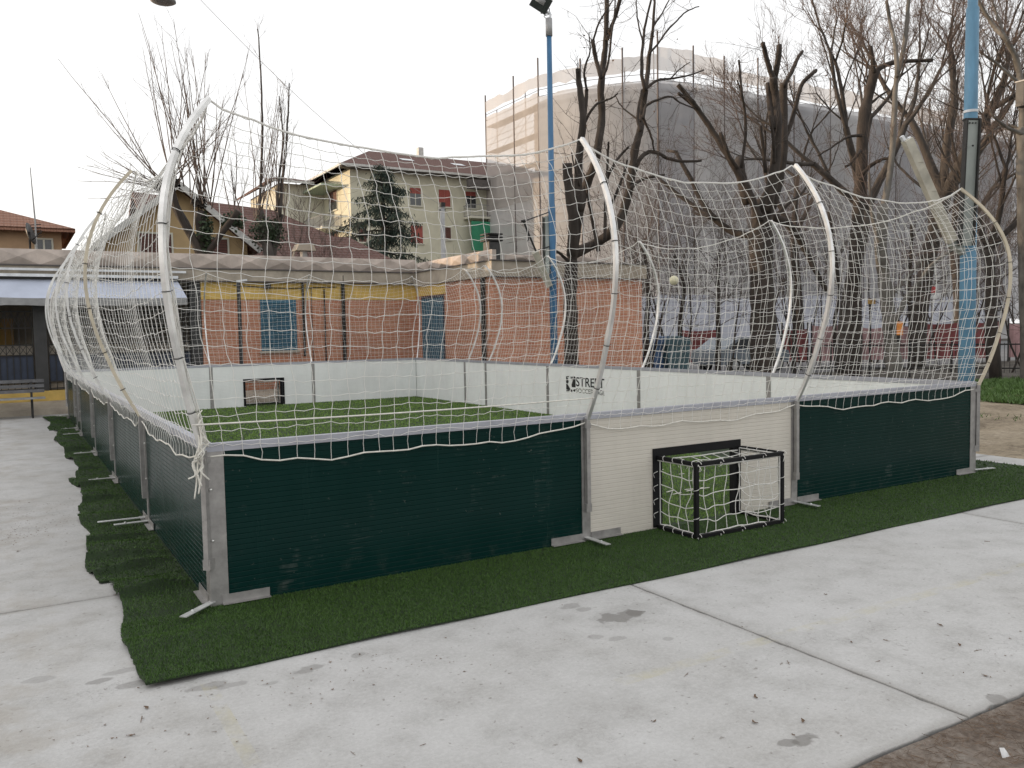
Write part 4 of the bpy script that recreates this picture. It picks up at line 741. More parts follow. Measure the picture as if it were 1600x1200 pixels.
m = MB(); m.tube([(lp[0], lp[1], lp[2]+.3), (lp[0], lp[1], lp[2]+2.5)], .02, 5); m.build('stem', IRON, hl)
# ================================================================== HOUSES BEHIND
def wall_box(x0, x1, y0, y1, z0, z1, name, mat, par): return MB().box(x0, x1, y0, y1, z0, z1).build(name, mat, par)
def slab_roof(pts, th, name, mat, par):
    """each polygon as a slab of thickness th"""
    m = MB()
    for P in pts:
        n = len(P); m.add(list(P)+[(x, y, z-th) for x, y, z in P], [tuple(range(n)), tuple(range(n, 2*n))[::-1]]+[(i, n+i, n+(i+1) % n, (i+1) % n) for i in range(n)])
    return m.build(name, mat, par)
def win(par, x, z, w_, h_, yf, mat, shut=None, open_=0., axis='y', xf=None):
    """window on a face looking to -Y (axis y) or to -X (axis x); shut: shutter material, open_: open fraction from below"""
    def bx(mb, u0, u1, d0, d1, z0, z1):
        if axis == 'y': mb.box(u0, u1, yf+d0, yf+d1, z0, z1)
        else: mb.box(yf+d0, yf+d1, u0, u1, z0, z1)
        return mb
    f = bx(MB(), x-w_/2, x+w_/2, -.02, -.005, z, z+h_).build('window', GLASS, par)
    m = MB(); t = .06
    bx(m, x-w_/2-t, x-w_/2, -.05, -.003, z-t, z+h_+t); bx(m, x+w_/2, x+w_/2+t, -.05, -.003, z-t, z+h_+t); bx(m, x-w_/2, x+w_/2, -.05, -.003, z+h_, z+h_+t); bx(m, x-w_/2-.12, x+w_/2+.12, -.12, -.003, z-t-.05, z-.001)
    bx(m, x-.03, x+.03, -.035, -.021, z, z+h_); m.build('frame', PALE, f)
    if shut:
        m = MB(); zz = z+h_*open_; n = max(2, int((z+h_-zz)/.09))
        for k in range(n): bx(m, x-w_/2+.01, x+w_/2-.01, -.05, -.036, zz+(z+h_-zz)*k/n, zz+(z+h_-zz)*(k+.88)/n)
        m.build('shutter', shut, f)
    return f
# cream apartment block
ax0, ax1, ay0, ay1 = 23.45, 44, 60.9, 77.7; ze = 15.4
ap = thing('apartment_block', 'cream apartment block with brown tiled roof, red shutters and balconies', 'building', (32, 65, 0))
wall_box(ax0, ax1, ay0, ay1, 0, ze, 'wall', CREAM, ap)
bl = wall_box(19.5, ax0-.02, 67.7, 77.7, 0, ze-.45, 'side_wing', PALE, ap)
ov = 1.05; r1 = (ax0+4.5, ay0+7.1, ze+3.1); r2 = (ax1-1, ay0+7.1, ze+3.1)
rf = slab_roof([[(ax0-ov, ay0-ov, ze+.15), (ax1+ov, ay0-ov, ze+.15), r2, r1], [(ax0-ov, ay1, ze+.15), (ax0-ov, ay0-ov, ze+.15), r1], [(ax0-ov, ay1, ze+.15), r1, r2, (ax1+ov, ay1, ze+.15)]], .18, 'roof', TILE, ap)
slab_roof([[(19.5-ov, 67.7-ov, ze-.3), (ax0-1.1, 67.7-ov, ze-.3), (ax0-1.1, 76, ze+1.6), (21.8, 76, ze+1.6)], [(19.5-ov, 80, ze-.3), (19.5-ov, 67.7-ov, ze-.3), (21.8, 76, ze+1.6)]], .18, 'roof', TILE, ap)
m = MB(); m.box(ax0-ov, ax1+ov, ay0-ov-.12, ay0-ov, ze-.06, ze+.12); m.box(ax0-ov-.12, ax0-ov, ay0-ov-.12, ay1, ze-.06, ze+.12); m.box(19.5-ov-.1, ax0-ov-.15, 67.7-ov-.12, 67.7-ov, ze-.52, ze-.34); m.build('gutter', GUTTER, ap)
MB().box(ax0-ov+.05, ax1, ay0-ov+.05, ay0-.01, ze-.12, ze-.065).build('soffit', EAVE, ap)
for px, py in ((657, 253),):
    c = ony(px, py, ay0+6.6); MB().box(c[0]-.25, c[0]+.25, ay0+6.4, ay0+6.9, ze+2.2, ze+3.75).build('chimney', GUTTER, rf)
for px, py in ((636, 260), (716, 266)):
    c = ony(px, py, ay0+3.6); m = MB(); sl2 = 2.95/(7.1+ov); z0 = ze+.15+(3.6+ov)*sl2+.04; m.add([(c[0]-.6, ay0+3.2, z0-.4*sl2), (c[0]+.6, ay0+3.2, z0-.4*sl2), (c[0]+.6, ay0+4.1, z0+.5*sl2), (c[0]-.6, ay0+4.1, z0+.5*sl2)], [(0, 1, 2, 3)]); m.build('skylight', WRAIL, rf)
def apx(px, py): q_ = ony(px, py, ay0); return q_[0], q_[2]
for (pa, pb, yt, yb, sm, op) in ((640, 657, 293, 321, REDSH, .68), (685, 703, 296, 323, REDSH, .0), (727, 743, 299, 325, REDSH, .74), (641, 660, 352, 380, REDSH, 0.), (689, 704, 355, 374, BROWNSH, 0.), (560, 572, 356, 378, BROWNSH, 0)):
    xa, z1 = apx(pa, yt); xb, z0 = apx((pa+pb)/2, yb); xb = apx(pb, yt)[0]; win(ap, (xa+xb)/2, z0, xb-xa, z1-z0, ay0, GLASS, sm, op)
def balcony(par, x0, x1, y0, y1, z, side):
    s_ = MB().box(x0, x1, y0, y1, z-.18, z).build('balcony', PALE, par); m = MB()
    for zz in (.06, 1.0): m.tube([(x0+.05, y1, z+zz), (x0+.05, y0+.05, z+zz), (x1-.05, y0+.05, z+zz), (x1-.05, y1, z+zz)], .03, 5)
    k = 0
    for x in np.arange(x0+.05, x1, .14): m.tube([(x, y0+.05, z+.05), (x, y0+.05, z+1.)], .012, 4)
    for y in np.arange(y0+.1, y1, .14):
        for x in (x0+.05, x1-.05): m.tube([(x, y, z+.05), (x, y, z+1.)], .012, 4)
    m.build('railing', GREY, s_); return s_
bx0, bz0 = apx(724, 340); b_ = balcony(ap, bx0, bx0+6.2, ay0-1.4, ay0-.01, bz0, 0); MB().box(bx0-.2, bx0+6.4, ay0-1.6, ay0-1.12, ze-1.2, ze-.4).build('balcony_roof', EAVE, ap)
gz1 = apx(726, 348)[1]; gz0 = apx(726, 393)[1]; MB().box(bx0+.1, bx0+6., ay0-1.3, ay0-1.25, gz0, gz1).build('green_blind', GREENAW, ap)
def apl(px, py): q_ = onx(px, py, ax0); return q_[1], q_[2]
for (pc, zt_, zb_, wd) in ((511, 303, 333, 2.1), (516, 357, 378, 2.2)):
    y, z1 = apl(pc, zt_); z0 = apl(pc, zb_)[1]; win(ap, 65.2, z0, wd, z1-z0, ax0, GLASS, BROWNSH, .45 if zt_ == 303 else 0., axis='x')
for z in (6.1, 10.8): b_ = balcony(ap, ax0-1.8, ax0-.01, 62.9, 68.9, z, 1)
MB().box(ax0-1.9, ax0-.01, 62.6, 69.2, ze-1.25, ze-1.1).build('balcony_roof', PALEG, ap)
# yellow house with brown roof
yh = thing('yellow_house', 'yellow rendered house with brown tiled roof behind the low building', 'house', (4, 27, 0))
gy = 25.0; gl = ony(145, 362, gy); gr = ony(402, 392, gy); gp = ony(240, 283, gy); zE = 4.95; zP = gp[2]; xl, xr, xp = gl[0]+.35, gr[0]-.35, (gl[0]+gr[0])/2
m = MB(); m.prism([(xl, 0), (xr, 0), (xr, zE+.25), (xp, zP-.2), (xl, zE+.25)], 1, gy, 29.8); m.build('wall', OCHRE, yh)
wall_box(xp, 11.2, 29.85, 37, 0, 5.6, 'wall', OCHRE, yh)
rk = slab_roof([[(gl[0], gy-.5, zE-.05), (xp, gy-.5, zP), (xp, 33.4, zP), (gl[0], 33.4, zE-.05)], [(xp, gy-.5, zP), (gr[0], gy-.5, zE-.05), (gr[0], 30, zE-.05), (xp, 33.4, zP)]], .16, 'roof', TILE, yh)
zR = 8.0; slab_roof([[(xp-.4, 29.3, 5.75), (11.6, 29.3, 5.75), (9.6, 33.4, zR-.45), (xp-.4, 33.4, zR)], [(11.6, 29.3, 5.75), (11.8, 37.5, 5.75), (9.6, 33.4, zR-.45)], [(xp-.4, 33.41, zR), (9.6, 33.41, zR-.45), (11.8, 37.5, 5.75), (xp-.4, 37.5, 5.75)]], .16, 'roof', TILE, yh)
wall_box(7.4, 12.2, 26.4, 29.84, 0, 4.4, 'wall', OCHRE, yh); slab_roof([[(6.9, 25.9, 4.35), (13.2, 25.9, 4.35), (11.9, 29.9, 6.05), (6.9, 29.9, 6.05)], [(13.2, 25.9, 4.35), (13.2, 31, 4.35), (11.9, 29.9, 6.05)]], .14, 'roof', TILE, yh)
m = MB(); m.beam((xp, gy-.52, zP-.12), (gr[0], gy-.52, zE-.17), .05, .20); m.beam((xp, gy-.52, zP-.12), (gl[0], gy-.52, zE-.17), .05, .20); m.build('bargeboard', GUTTER, yh)
win(yh, xp-.75, 4.0, 1.0, 1.3, gy, GLASS, BROWNSH, 0.); win(yh, xp+1.2, 4.0, .8, 1.2, gy, GLASS, BROWNSH, .3)
m = MB(); p0 = ony(412, 374, 29.2); m.add([(p0[0]-.5, 30.2, 6.02), (p0[0]+.5, 30.2, 6.02), (p0[0]+.5, 30.9, 6.36), (p0[0]-.5, 30.9, 6.36)], [(0, 1, 2, 3)]); m.build('skylight', WRAIL, rk)
# small tan house far left
sh = thing('tan_house', 'small tan house with orange tiled roof at the left edge', 'house', (-2.5, 32, 0)); e0 = ony(110, 358, 30); zs = e0[2]
wall_box(-9, e0[0]-.3, 30.3, 36, 0, zs-.05, 'wall', TAN, sh); wall_box(-95, -36, 34, 44, 0, 14, 'unseen_sun_blocker', TAN, sh)  # tall block is added out of view to keep low sun off the yard
xr = e0[0]+.15; slab_roof([[(-9.4, 29.8, zs), (xr, 29.8, zs), (-2.2, 33.2, zs+1.25), (-9.4, 33.2, zs+1.25)], [(xr, 29.8, zs), (xr, 36.4, zs), (-2.2, 33.2, zs+1.25)], [(-2.2, 33.21, zs+1.25), (xr, 36.4, zs), (-9.4, 36.4, zs), (-9.4, 33.21, zs+1.25)]], .14, 'roof', TILE2, sh)
win(sh, ony(68, 370, 30.3)[0], zs-.95, .5, .55, 30.3, GLASS)
an = ony(57, 384, 21); am = thing('antenna_mast', 'thin antenna mast on the roof above the left part of the parapet', 'antenna', (an[0], 21, 3.6)); zt = ony(53, 262, 21)[2]
MB().tube([(an[0], 21, 3.6), (an[0], 21, ony(57, 345, 21)[2]), (an[0]-.05, 21, zt)], [.03, .025, .012], 6).build('mast', GREY, am); m = MB(); zd = ony(57, 352, 21)[2]
for k in range(5): m.tube([(an[0]-.12, 21, zd-.08*k), (an[0]+.14, 21, zd-.08*k+.03)], .012, 4)
m.build('dipole', IRON, am)
dc = ony(48, 365, 20.5); dd = thing('satellite_dish', 'dark satellite dish on the roof beside the antenna mast', 'satellite dish', (dc[0], 20.5, 3.6)); m = MB(); nrm = Vector((.93, -.3, .25)).normalized(); e1 = nrm.orthogonal().normalized(); e2 = nrm.cross(e1); nd = 18
rings = [(0., .09), (.16, .06), (.30, .0), (.30, -.012), (0, -.01+.07)]
V = [np.array(dc)+np.array(e1)*r*math.cos(2*math.pi*j/nd)+np.array(e2)*r*math.sin(2*math.pi*j/nd)-np.array(nrm)*z for r, z in rings for j in range(nd)]
m.add(V, [(i*nd+j, i*nd+(j+1) % nd, (i+1)*nd+(j+1) % nd, (i+1)*nd+j) for i in range(len(rings)-1) for j in range(nd)]); m.build('reflector', LAMPB, dd, smooth=True)
m = MB(); m.tube([(dc[0]-.03, 20.53, 3.6), (dc[0]-.03, 20.53, dc[2]+.05)], .03, 6); m.tube([(dc[0], 20.5, dc[2]-.2), tuple(np.array(dc)+np.array(nrm)*.3)], .012, 5); m.build('stand', IRON, dd)
# ================================================================== SCAFFOLDED BLOCK
plan = [(35.8, 60.0), (35.8, 55.2), (35.8, 51.4), (37.4, 47.9), (39.5, 45.4), (41.4, 43.6), (44.4, 43.0), (47.6, 43.0), (51.3, 43.0), (55.5, 43.0), (60., 43.0), (64.5, 43.), (69, 43.), (74, 43.), (79, 43.), (85, 43.), (91, 43.)]
def inset(k): 
    out = []
    for i, p in enumerate(plan):
        a = np.array(plan[max(0, i-1)]); b_ = np.array(plan[min(len(plan)-1, i+1)]); t = b_-a; t /= np.linalg.norm(t); out.append(np.array(p)+np.array([-t[1], t[0]])*k)
    return out
sb = thing('tall_block', 'tall grey curved block hidden behind scaffold netting', 'building', (45, 50, 0)); ins = inset(1.6); m = MB()
wp = [np.array([37.4, 54.6])]+ins[2:]+[np.array([91, 54.6])]; 
m.prism([tuple(p) for p in wp], 2, 0, 20.3); m.build('wall', GREYW, sb)
m = MB(); m.prism([tuple(p) for p in wp], 2, 20.31, 20.6); m.build('roof', EAVE, sb)
rwn = MB()
for i in range(3, len(ins)-1):
    a, b_ = ins[i], ins[i+1]; t = (b_-a)/np.linalg.norm(b_-a); nrm = np.array([t[1], -t[0]])
    for z in (1.5, 4.8, 8.1, 11.4, 14.7, 17.6):
        for u in (.3, .7):
            c = a+(b_-a)*u+nrm*.02; rwn.add([(*(c-t*.55), z), (*(c+t*.55), z), (*(c+t*.55), z+1.6), (*(c-t*.55), z+1.6)], [(0, 1, 2, 3)])
struct(rwn.build('windows', GLASS, sb), 'stuff')
sc_ = thing('scaffold', 'tube scaffold wrapped in pale and grey netting round the tall block', 'scaffold', (45, 46, 0)); inn = inset(1.15)
tops = []
for i, p in enumerate(plan):
    zt = 22.0 if i < 5 else (22.6 if i in (5, 6) else 21.9); tops.append(zt)
for i, p in enumerate(plan):
    for k, pt in enumerate((np.array(p), inn[i])):
        m = MB(); m.tube([(pt[0], pt[1], 0), (pt[0], pt[1], tops[i]+(.5 if k == 0 else -.6)+.4*((i*7) % 3))], .065 if k == 0 else .04, 6); m.build('standard', SPOLE, sc_)
lv = [2.2*k for k in range(1, 10)]
for li, z in enumerate(lv):
    m = MB(); n = len(plan)
    for i in range(n-1):
        a, b_, c, d = np.array(plan[i]), np.array(plan[i+1]), inn[i+1], inn[i]; s_ = .06; a2, b2 = a*(1-s_)+d*s_, b_*(1-s_)+c*s_
        m.add([(*a2, z), (*b2, z), (*c, z), (*d, z), (*a2, z-.06), (*b2, z-.06), (*c, z-.06), (*d, z-.06)], [(0, 1, 2, 3), (7, 6, 5, 4), (0, 4, 5, 1), (1, 5, 6, 2), (2, 6, 7, 3), (3, 7, 4, 0)])
    m.build('deck', DECK, sc_)
    m = MB()
    for off in (.5, 1.0):
        m.tube([(p[0], p[1], z+off) for p in plan], .022, 4)
    m.build('guard_rail', SPOLE, sc_)
m = MB()
for i in range(0, 3):
    for li, z in enumerate(lv[:-1]):
        a, b_ = (plan[i], plan[i+1]) if li % 2 else (plan[i+1], plan[i]); m.tube([(*a, z), (*b_, z+2.2)], .022, 4)
        m.tube([(*inn[i], z), (*inn[i+1], z+2.2)], .022, 4)
m.build('bracing', SPOLE, sc_)
rg = np.random.default_rng(31)
def netsheet(i, z0, z1, mat, sag=.05, o_=.0):
    a, b_ = np.array(plan[i]), np.array(plan[i+1]); t = (b_-a)/np.linalg.norm(b_-a); nrm = np.array([t[1], -t[0]]); nu, nv = 6, max(2, int((z1-z0)/1.1)); V = []
    ph = rg.uniform(0, 6, 3)
    for j in range(nv+1):
        for k in range(nu+1):
            u, v = k/nu, j/nv; z = z0+(z1-z0)*v; o = o_+sag*math.sin(math.pi*u)*(1+.6*math.sin(z*1.4+ph[0]))+.03*math.sin(u*9+ph[1]+z*.4); q_ = a+(b_-a)*(.004+u*.992)+nrm*o; V.append((q_[0], q_[1], z+(rg.normal(0, .07) if j in (0, nv) and 0 < k < nu else 0)))
    m = MB(); m.add(V, [(j*(nu+1)+k, j*(nu+1)+k+1, (j+1)*(nu+1)+k+1, (j+1)*(nu+1)+k) for j in range(nv) for k in range(nu)]); return m.build('netting', mat, sc_, smooth=True)
for i in range(len(plan)-1):
    mat = [NETW, NETW, NETW, NETW, NETM, NETG, NETW, NETM, NETG, NETG, NETM, NETG, NETG, NETM, NETG, NETG][i]
    if i < 2:
        netsheet(i, 2.0, 12.6, NETW); netsheet(i, 12.4, 20.6, NETT, .06, .03)
    else:
        netsheet(i, 2.0, 11.2+rg.uniform(-.3, .3), mat); netsheet(i, 11.0, 20.3, mat, .07, .03)
    netsheet(i, 20.9+rg.uniform(0, .2) if i < 9 else 20.5, tops[i]+rg.uniform(-.15, .2), NETT, .04, .02)
# ================================================================== STREET EDGE BEHIND THE CAGE
hb = thing('site_hoarding', 'long white hoarding along the foot of the scaffold', 'hoarding', (45, 41.6, 0))
for k in range(9):
    x0 = 34+k*5.2; zt = 4.1+.15*math.sin(k*2.1); MB().box(x0+.02, x0+5.18, 41.4+.02*(k % 2), 41.5+.02*(k % 2), -.1, zt).build('board', HOARD, hb)
for k in range(10): MB().box(33.95+k*5.2, 34.05+k*5.2, 41.36, 41.395, 0, 4.0).build('batten', GREY, hb)
spans = [(1062, 1125, REDM, 'red mesh barrier at the left end of the street by the teal bin'), (1222, 1262, REDM, 'short red mesh barrier seen beside the dark pollarded tree'), (1268, 1312, PINK, 'faded pink barrier left of the amber sign'), (1318, 1345, REDM, 'narrow red barrier directly left of the faded pink sheet'), (1346, 1382, PINK, 'faded pink sheet hung on the barrier behind the pale tree trunk'),
         (1405, 1432, PINK, 'small faded barrier right of the pale forked tree trunk'), (1433, 1500, REDM, 'long dark red mesh barrier left of the thick blue pole'), (1518, 1562, REDM, 'red mesh barrier just right of the thick blue pole'), (1575, 1640, PINK, 'faded pink barrier at the right edge of the picture')]
for pa, pb, mt, lab in spans:
    d = 39.; a = at(pa, 560, d); b_ = at(pb, 560, d); br = thing('barrier', lab, 'barrier', (a[0], a[1], 0), 'red and pink barriers along the street'); a, b_ = a[:2], b_[:2]; n = 9; zt = 1.75+RNG.uniform(-.12, .1); zb = .15
    V = []; nrm = np.array([-(b_-a)[1], (b_-a)[0]]); nrm /= np.linalg.norm(nrm)
    for j in range(5):
        for k in range(n+1): q_ = a+(b_-a)*k/n+nrm*(.05*math.sin(k*1.7+j)); V.append((q_[0], q_[1], zb+(zt-zb)*j/4+(-.07*math.sin(math.pi*k/n) if j == 4 else 0)))
    m = MB(); m.add(V, [(j*(n+1)+k, j*(n+1)+k+1, (j+1)*(n+1)+k+1, (j+1)*(n+1)+k) for j in range(4) for k in range(n)]); m.add([(x+nrm[0]*.02, y+nrm[1]*.02, z) for x, y, z in V], [((j+1)*(n+1)+k, (j+1)*(n+1)+k+1, j*(n+1)+k+1, j*(n+1)+k) for j in range(4) for k in range(n)]); m.build('sheet', mt, br)
    for q_ in (a, b_): MB().tube([(q_[0], q_[1], -.1), (q_[0], q_[1], 1.95)], .04, 6).build('stake', IRON, br)
for (px, mt, lab) in ((1024, BINB, 'blue recycling bin beside the end of the brick wall'), (1046, BINC, 'dark teal recycling bin between the blue bin and the red barrier')):
    c = at(px, 560, 27.); b_ = thing('recycling_bin', lab, 'bin', (c[0], c[1], 0), 'street recycling bins'); x, y = c[0], c[1]
    m = MB(); m.prism([(x-.40, .12), (x+.40, .12), (x+.48, 1.25), (x-.48, 1.25)], 1, y-.45, y+.45); m.build('body', mt, b_); m = MB(); m.prism([(x-.52, 1.26), (x+.52, 1.26), (x+.40, 1.48), (x+.0, 1.55), (x-.40, 1.48)], 1, y-.5, y+.5); m.build('lid', mt, b_)
    for sx in (-.33, .33): MB().tube([(x+sx-.03, y-.38, .07), (x+sx+.03, y-.38, .07)], .11, 10).build('wheel', TYRE, b_)
cc = at(1158, 560, 36.); cr = thing('parked_car', 'pale blue parked car glimpsed through the net beside the dark pollarded tree', 'car', (cc[0], cc[1], 0)); x, y = cc[0], cc[1]
prof = [(-2.0, .35), (2.0, .35), (2.08, .62), (2.0, .86), (1.1, .98), (.55, 1.42), (-.95, 1.46), (-1.75, 1.0), (-2.05, .92), (-2.1, .6)]; m = MB(); m.prism([(x+u, z-.1) for u, z in prof], 1, y-.82, y+.82); m.build('body', CARP, cr)
for yy in (y-.825, y+.825):
    for poly in ([(-1.5, 1.0), (-.25, 1.0), (-.25, 1.38), (-.9, 1.38)], [(-.18, 1.0), (.92, 1.0), (.5, 1.36), (-.18, 1.38)]): MB().prism([(x+u, z-.1) for u, z in poly], 1, yy-.008, yy+.008).build('window', GLASS, cr)
for sx in (-1.28, 1.3):
    for sy in (-.80, .80):
        w_ = MB().tube([(x+sx, y+sy-.1, .22), (x+sx, y+sy+.1, .22)], .31, 16).build('wheel', TYRE, cr); MB().tube([(x+sx, y+sy-.11, .22), (x+sx, y+sy+.11, .22)], .18, 12).build('rim', GREY, w_)
# iron railing along the far edge of the ground at the right
rl = thing('iron_railing', 'low dark iron railing across the back of the ground at the right', 'railing', (30, 17.5, 0)); a, b_ = at(1240, 566, 31)[:2], at(1700, 545, 27)[:2]; m = MB()
for z in (.25, 1.05): m.tube([(*a, z), (*b_, z)], .025, 5)
L = np.linalg.norm(b_-a)
for t in np.arange(0, 1, .16/L): q_ = a+(b_-a)*t; m.tube([(*q_, .1), (*q_, 1.1)], .010, 4)
m.build('bars', IRON, rl)
for t in np.linspace(0, 1, 8): q_ = a+(b_-a)*t; MB().tube([(*q_, -.1), (*q_, 1.2)], .035, 6).build('post', IRON, rl)
# small signs among the trees
for px, py, d, w_, h_, mt, nm, lab, cat in ((1406, 513, 23.6, .17, .38, ORANGE, 'warning_sign', 'orange notice fixed on the pale forked tree trunk', 'sign'), (1362, 471, 38, .34, .24, AMBER, 'amber_box', 'amber coloured box on a dark post left of the pale trunk', 'box')):
    c = at(px, py, d); s_ = thing(nm, lab, cat, tuple(c)); m = MB(); m.beam(c-AX[0]*w_/2, c+AX[0]*w_/2, h_, .03, tuple(AX[2])); m.build('plate', mt, s_)
    m = MB(); m.tube([(c[0], c[1]+.05, -.1 if nm != 'warning_sign' else c[2]-h_), (c[0], c[1]+.05, c[2]+h_*.6)], .035, 6); m.build('post', IRON, s_)
c = at(1458, 457, 38); s_ = thing('street_sign', 'red and white sign on a grey post left of the thick blue pole', 'sign', (c[0], c[1], 0)); m = MB(); m.beam(c-AX[0]*.32+AX[1]*.12, c+AX[0]*.1+AX[1]*.12, .04, .28, tuple(AX[1])); m.build('red_plate', SIGNR, s_); m = MB(); m.beam(c-AX[0]*.2-AX[1]*.17, c+AX[0]*.35-AX[1]*.17, .04, .28, tuple(AX[1])); m.build('white_plate', SIGNW, s_)
MB().tube([(c[0], c[1]+.06, -.1), (c[0], c[1]+.06, c[2]+.35)], .04, 6).build('post', GREY, s_)
# ================================================================== TREES
def rnd_dir(rg, d, spread, up):
    v = np.array(d)+rg.normal(0, spread, 3)+np.array([0, 0, up]); return v/np.linalg.norm(v)
def wander(rg, p, d, L, n, wig, up):
    P = [np.array(p, float)]; d = np.array(d, float)
    for k in range(n):
        d = d+rg.normal(0, wig, 3)+np.array([0, 0, up]); d /= np.linalg.norm(d); P.append(P[-1]+d*L/n)
    return np.array(P)
class Tree:
    def __init__(s, name, label, base, seed, bark, twig=None, group=None):
        s.o = thing(name, label, 'tree', tuple(base), group); s.rg = np.random.default_rng(seed); s.trunk = MB(); s.limbs = MB(); s.tw = MB(); s.bark = bark; s.twm = twig or TWIG; s.paths = []
    def px(s, pts, r0, r1, d0, d1=None, part='limbs', n=8, keep=True, cut=False):
        d1 = d0 if d1 is None else d1; k = len(pts); W_ = [at(x, y, d0+(d1-d0)*i/max(1, k-1)+(s.rg.normal(0, .10) if 0 < i < k-1 else 0)) for i, (x, y) in enumerate(pts)]
        P = smoothpts(W_, 4) if k > 2 else np.array(W_); t = np.linspace(0, 1, len(P)); R = (r0+(r1-r0)*t)*(d0+(d1-d0)*t)/F; R = R*(1+s.rg.normal(0, .05, len(R)))
        P = P+s.rg.normal(0, .004, P.shape); getattr(s, part).tube(P, R, n)
        if keep: s.paths.append((P, R))
        return P, R
    def twigs(s, path, n, Lr, r0, spread=.8, up=.25, sub=(0, 0), tmin=.15, wig=.16, tang=.7, seg=5):
        P, R = path; rg = s.rg; T = np.gradient(P, axis=0); T /= np.linalg.norm(T, axis=1)[:, None]+1e-9
        for _ in range(n):
            i = int(np.clip(rg.uniform(tmin, 1)*(len(P)-1), 0, len(P)-1)); L = rg.uniform(*Lr); d = rnd_dir(rg, T[i]*tang, spread, up)
            r = min(r0*(.6+.5*L/Lr[1]), R[i]*.8); Q = wander(rg, P[i], d, L, seg, wig, up*.12); RR = np.linspace(r, r*.35, len(Q)); s.tw.tube(Q, RR, 3, cap=False)
            if sub[0]:
                s.twigs((Q, RR), sub[0], (L*.25, L*.6), r*.62, spread*.8, up, (sub[1], 0), .15, wig, tang, max(3, seg-1))
    def grow(s, p, d, L, r, lev, fork=(3, 4), spread=.42, up=.10, shrink=.72, minlev=0, wig=.06):
        rg = s.rg; Q = wander(rg, p, d, L, 6, wig, up*.3); RR = np.linspace(r, r*.68, len(Q)); (s.limbs if r > .022 else s.tw).tube(Q, RR, 7 if r > .06 else (5 if r > .022 else 3), cap=False)
        if lev <= minlev: return
        k = rg.integers(fork[0], fork[1]+1)
        for j in range(k):
            i = len(Q)-1 if j < 2 else rg.integers(2, len(Q)-1); dd = rnd_dir(rg, Q[i]-Q[i-1] if i == 0 else (Q[i]-Q[i-1])/np.linalg.norm(Q[i]-Q[i-1]), spread, up)
            s.grow(Q[i], dd, L*shrink*rg.uniform(.75, 1.15), max(.0045, RR[i]*(.74 if j < 2 else .5)), lev-1, fork, spread, up, shrink, minlev, wig*1.15)
    def leaves(s, n, size, mat, name='dry_leaves'):
        mb = MB(); V = s.tw.v; rg = s.rg
        for _ in range(n):
            p = np.array(V[rg.integers(len(V))])+rg.normal(0, .02, 3); a = rg.normal(0, 1, 3); a /= np.linalg.norm(a); b = np.cross(a, rg.normal(0, 1, 3)); b /= np.linalg.norm(b)+1e-9; z = size*rg.uniform(.5, 1.2)
            mb.add([p, p+a*z*.5+b*z*.35, p+a*z, p+a*z*.5-b*z*.35], [(0, 1, 2, 3)])
        o = mb.build(name, mat, s.o); return struct(o, 'stuff')
    def done(s):
        if s.trunk.v: s.trunk.build('trunk', s.bark, s.o, smooth=True)
        if s.limbs.v: s.limbs.build('branches', s.bark, s.o, smooth=True)
        if s.tw.v: s.tw.build('twigs', s.twm, s.o, smooth=True)
        return s.o
def gbase(px, d):
    p = at(px, 600, d); return (p[0], p[1], -.1)
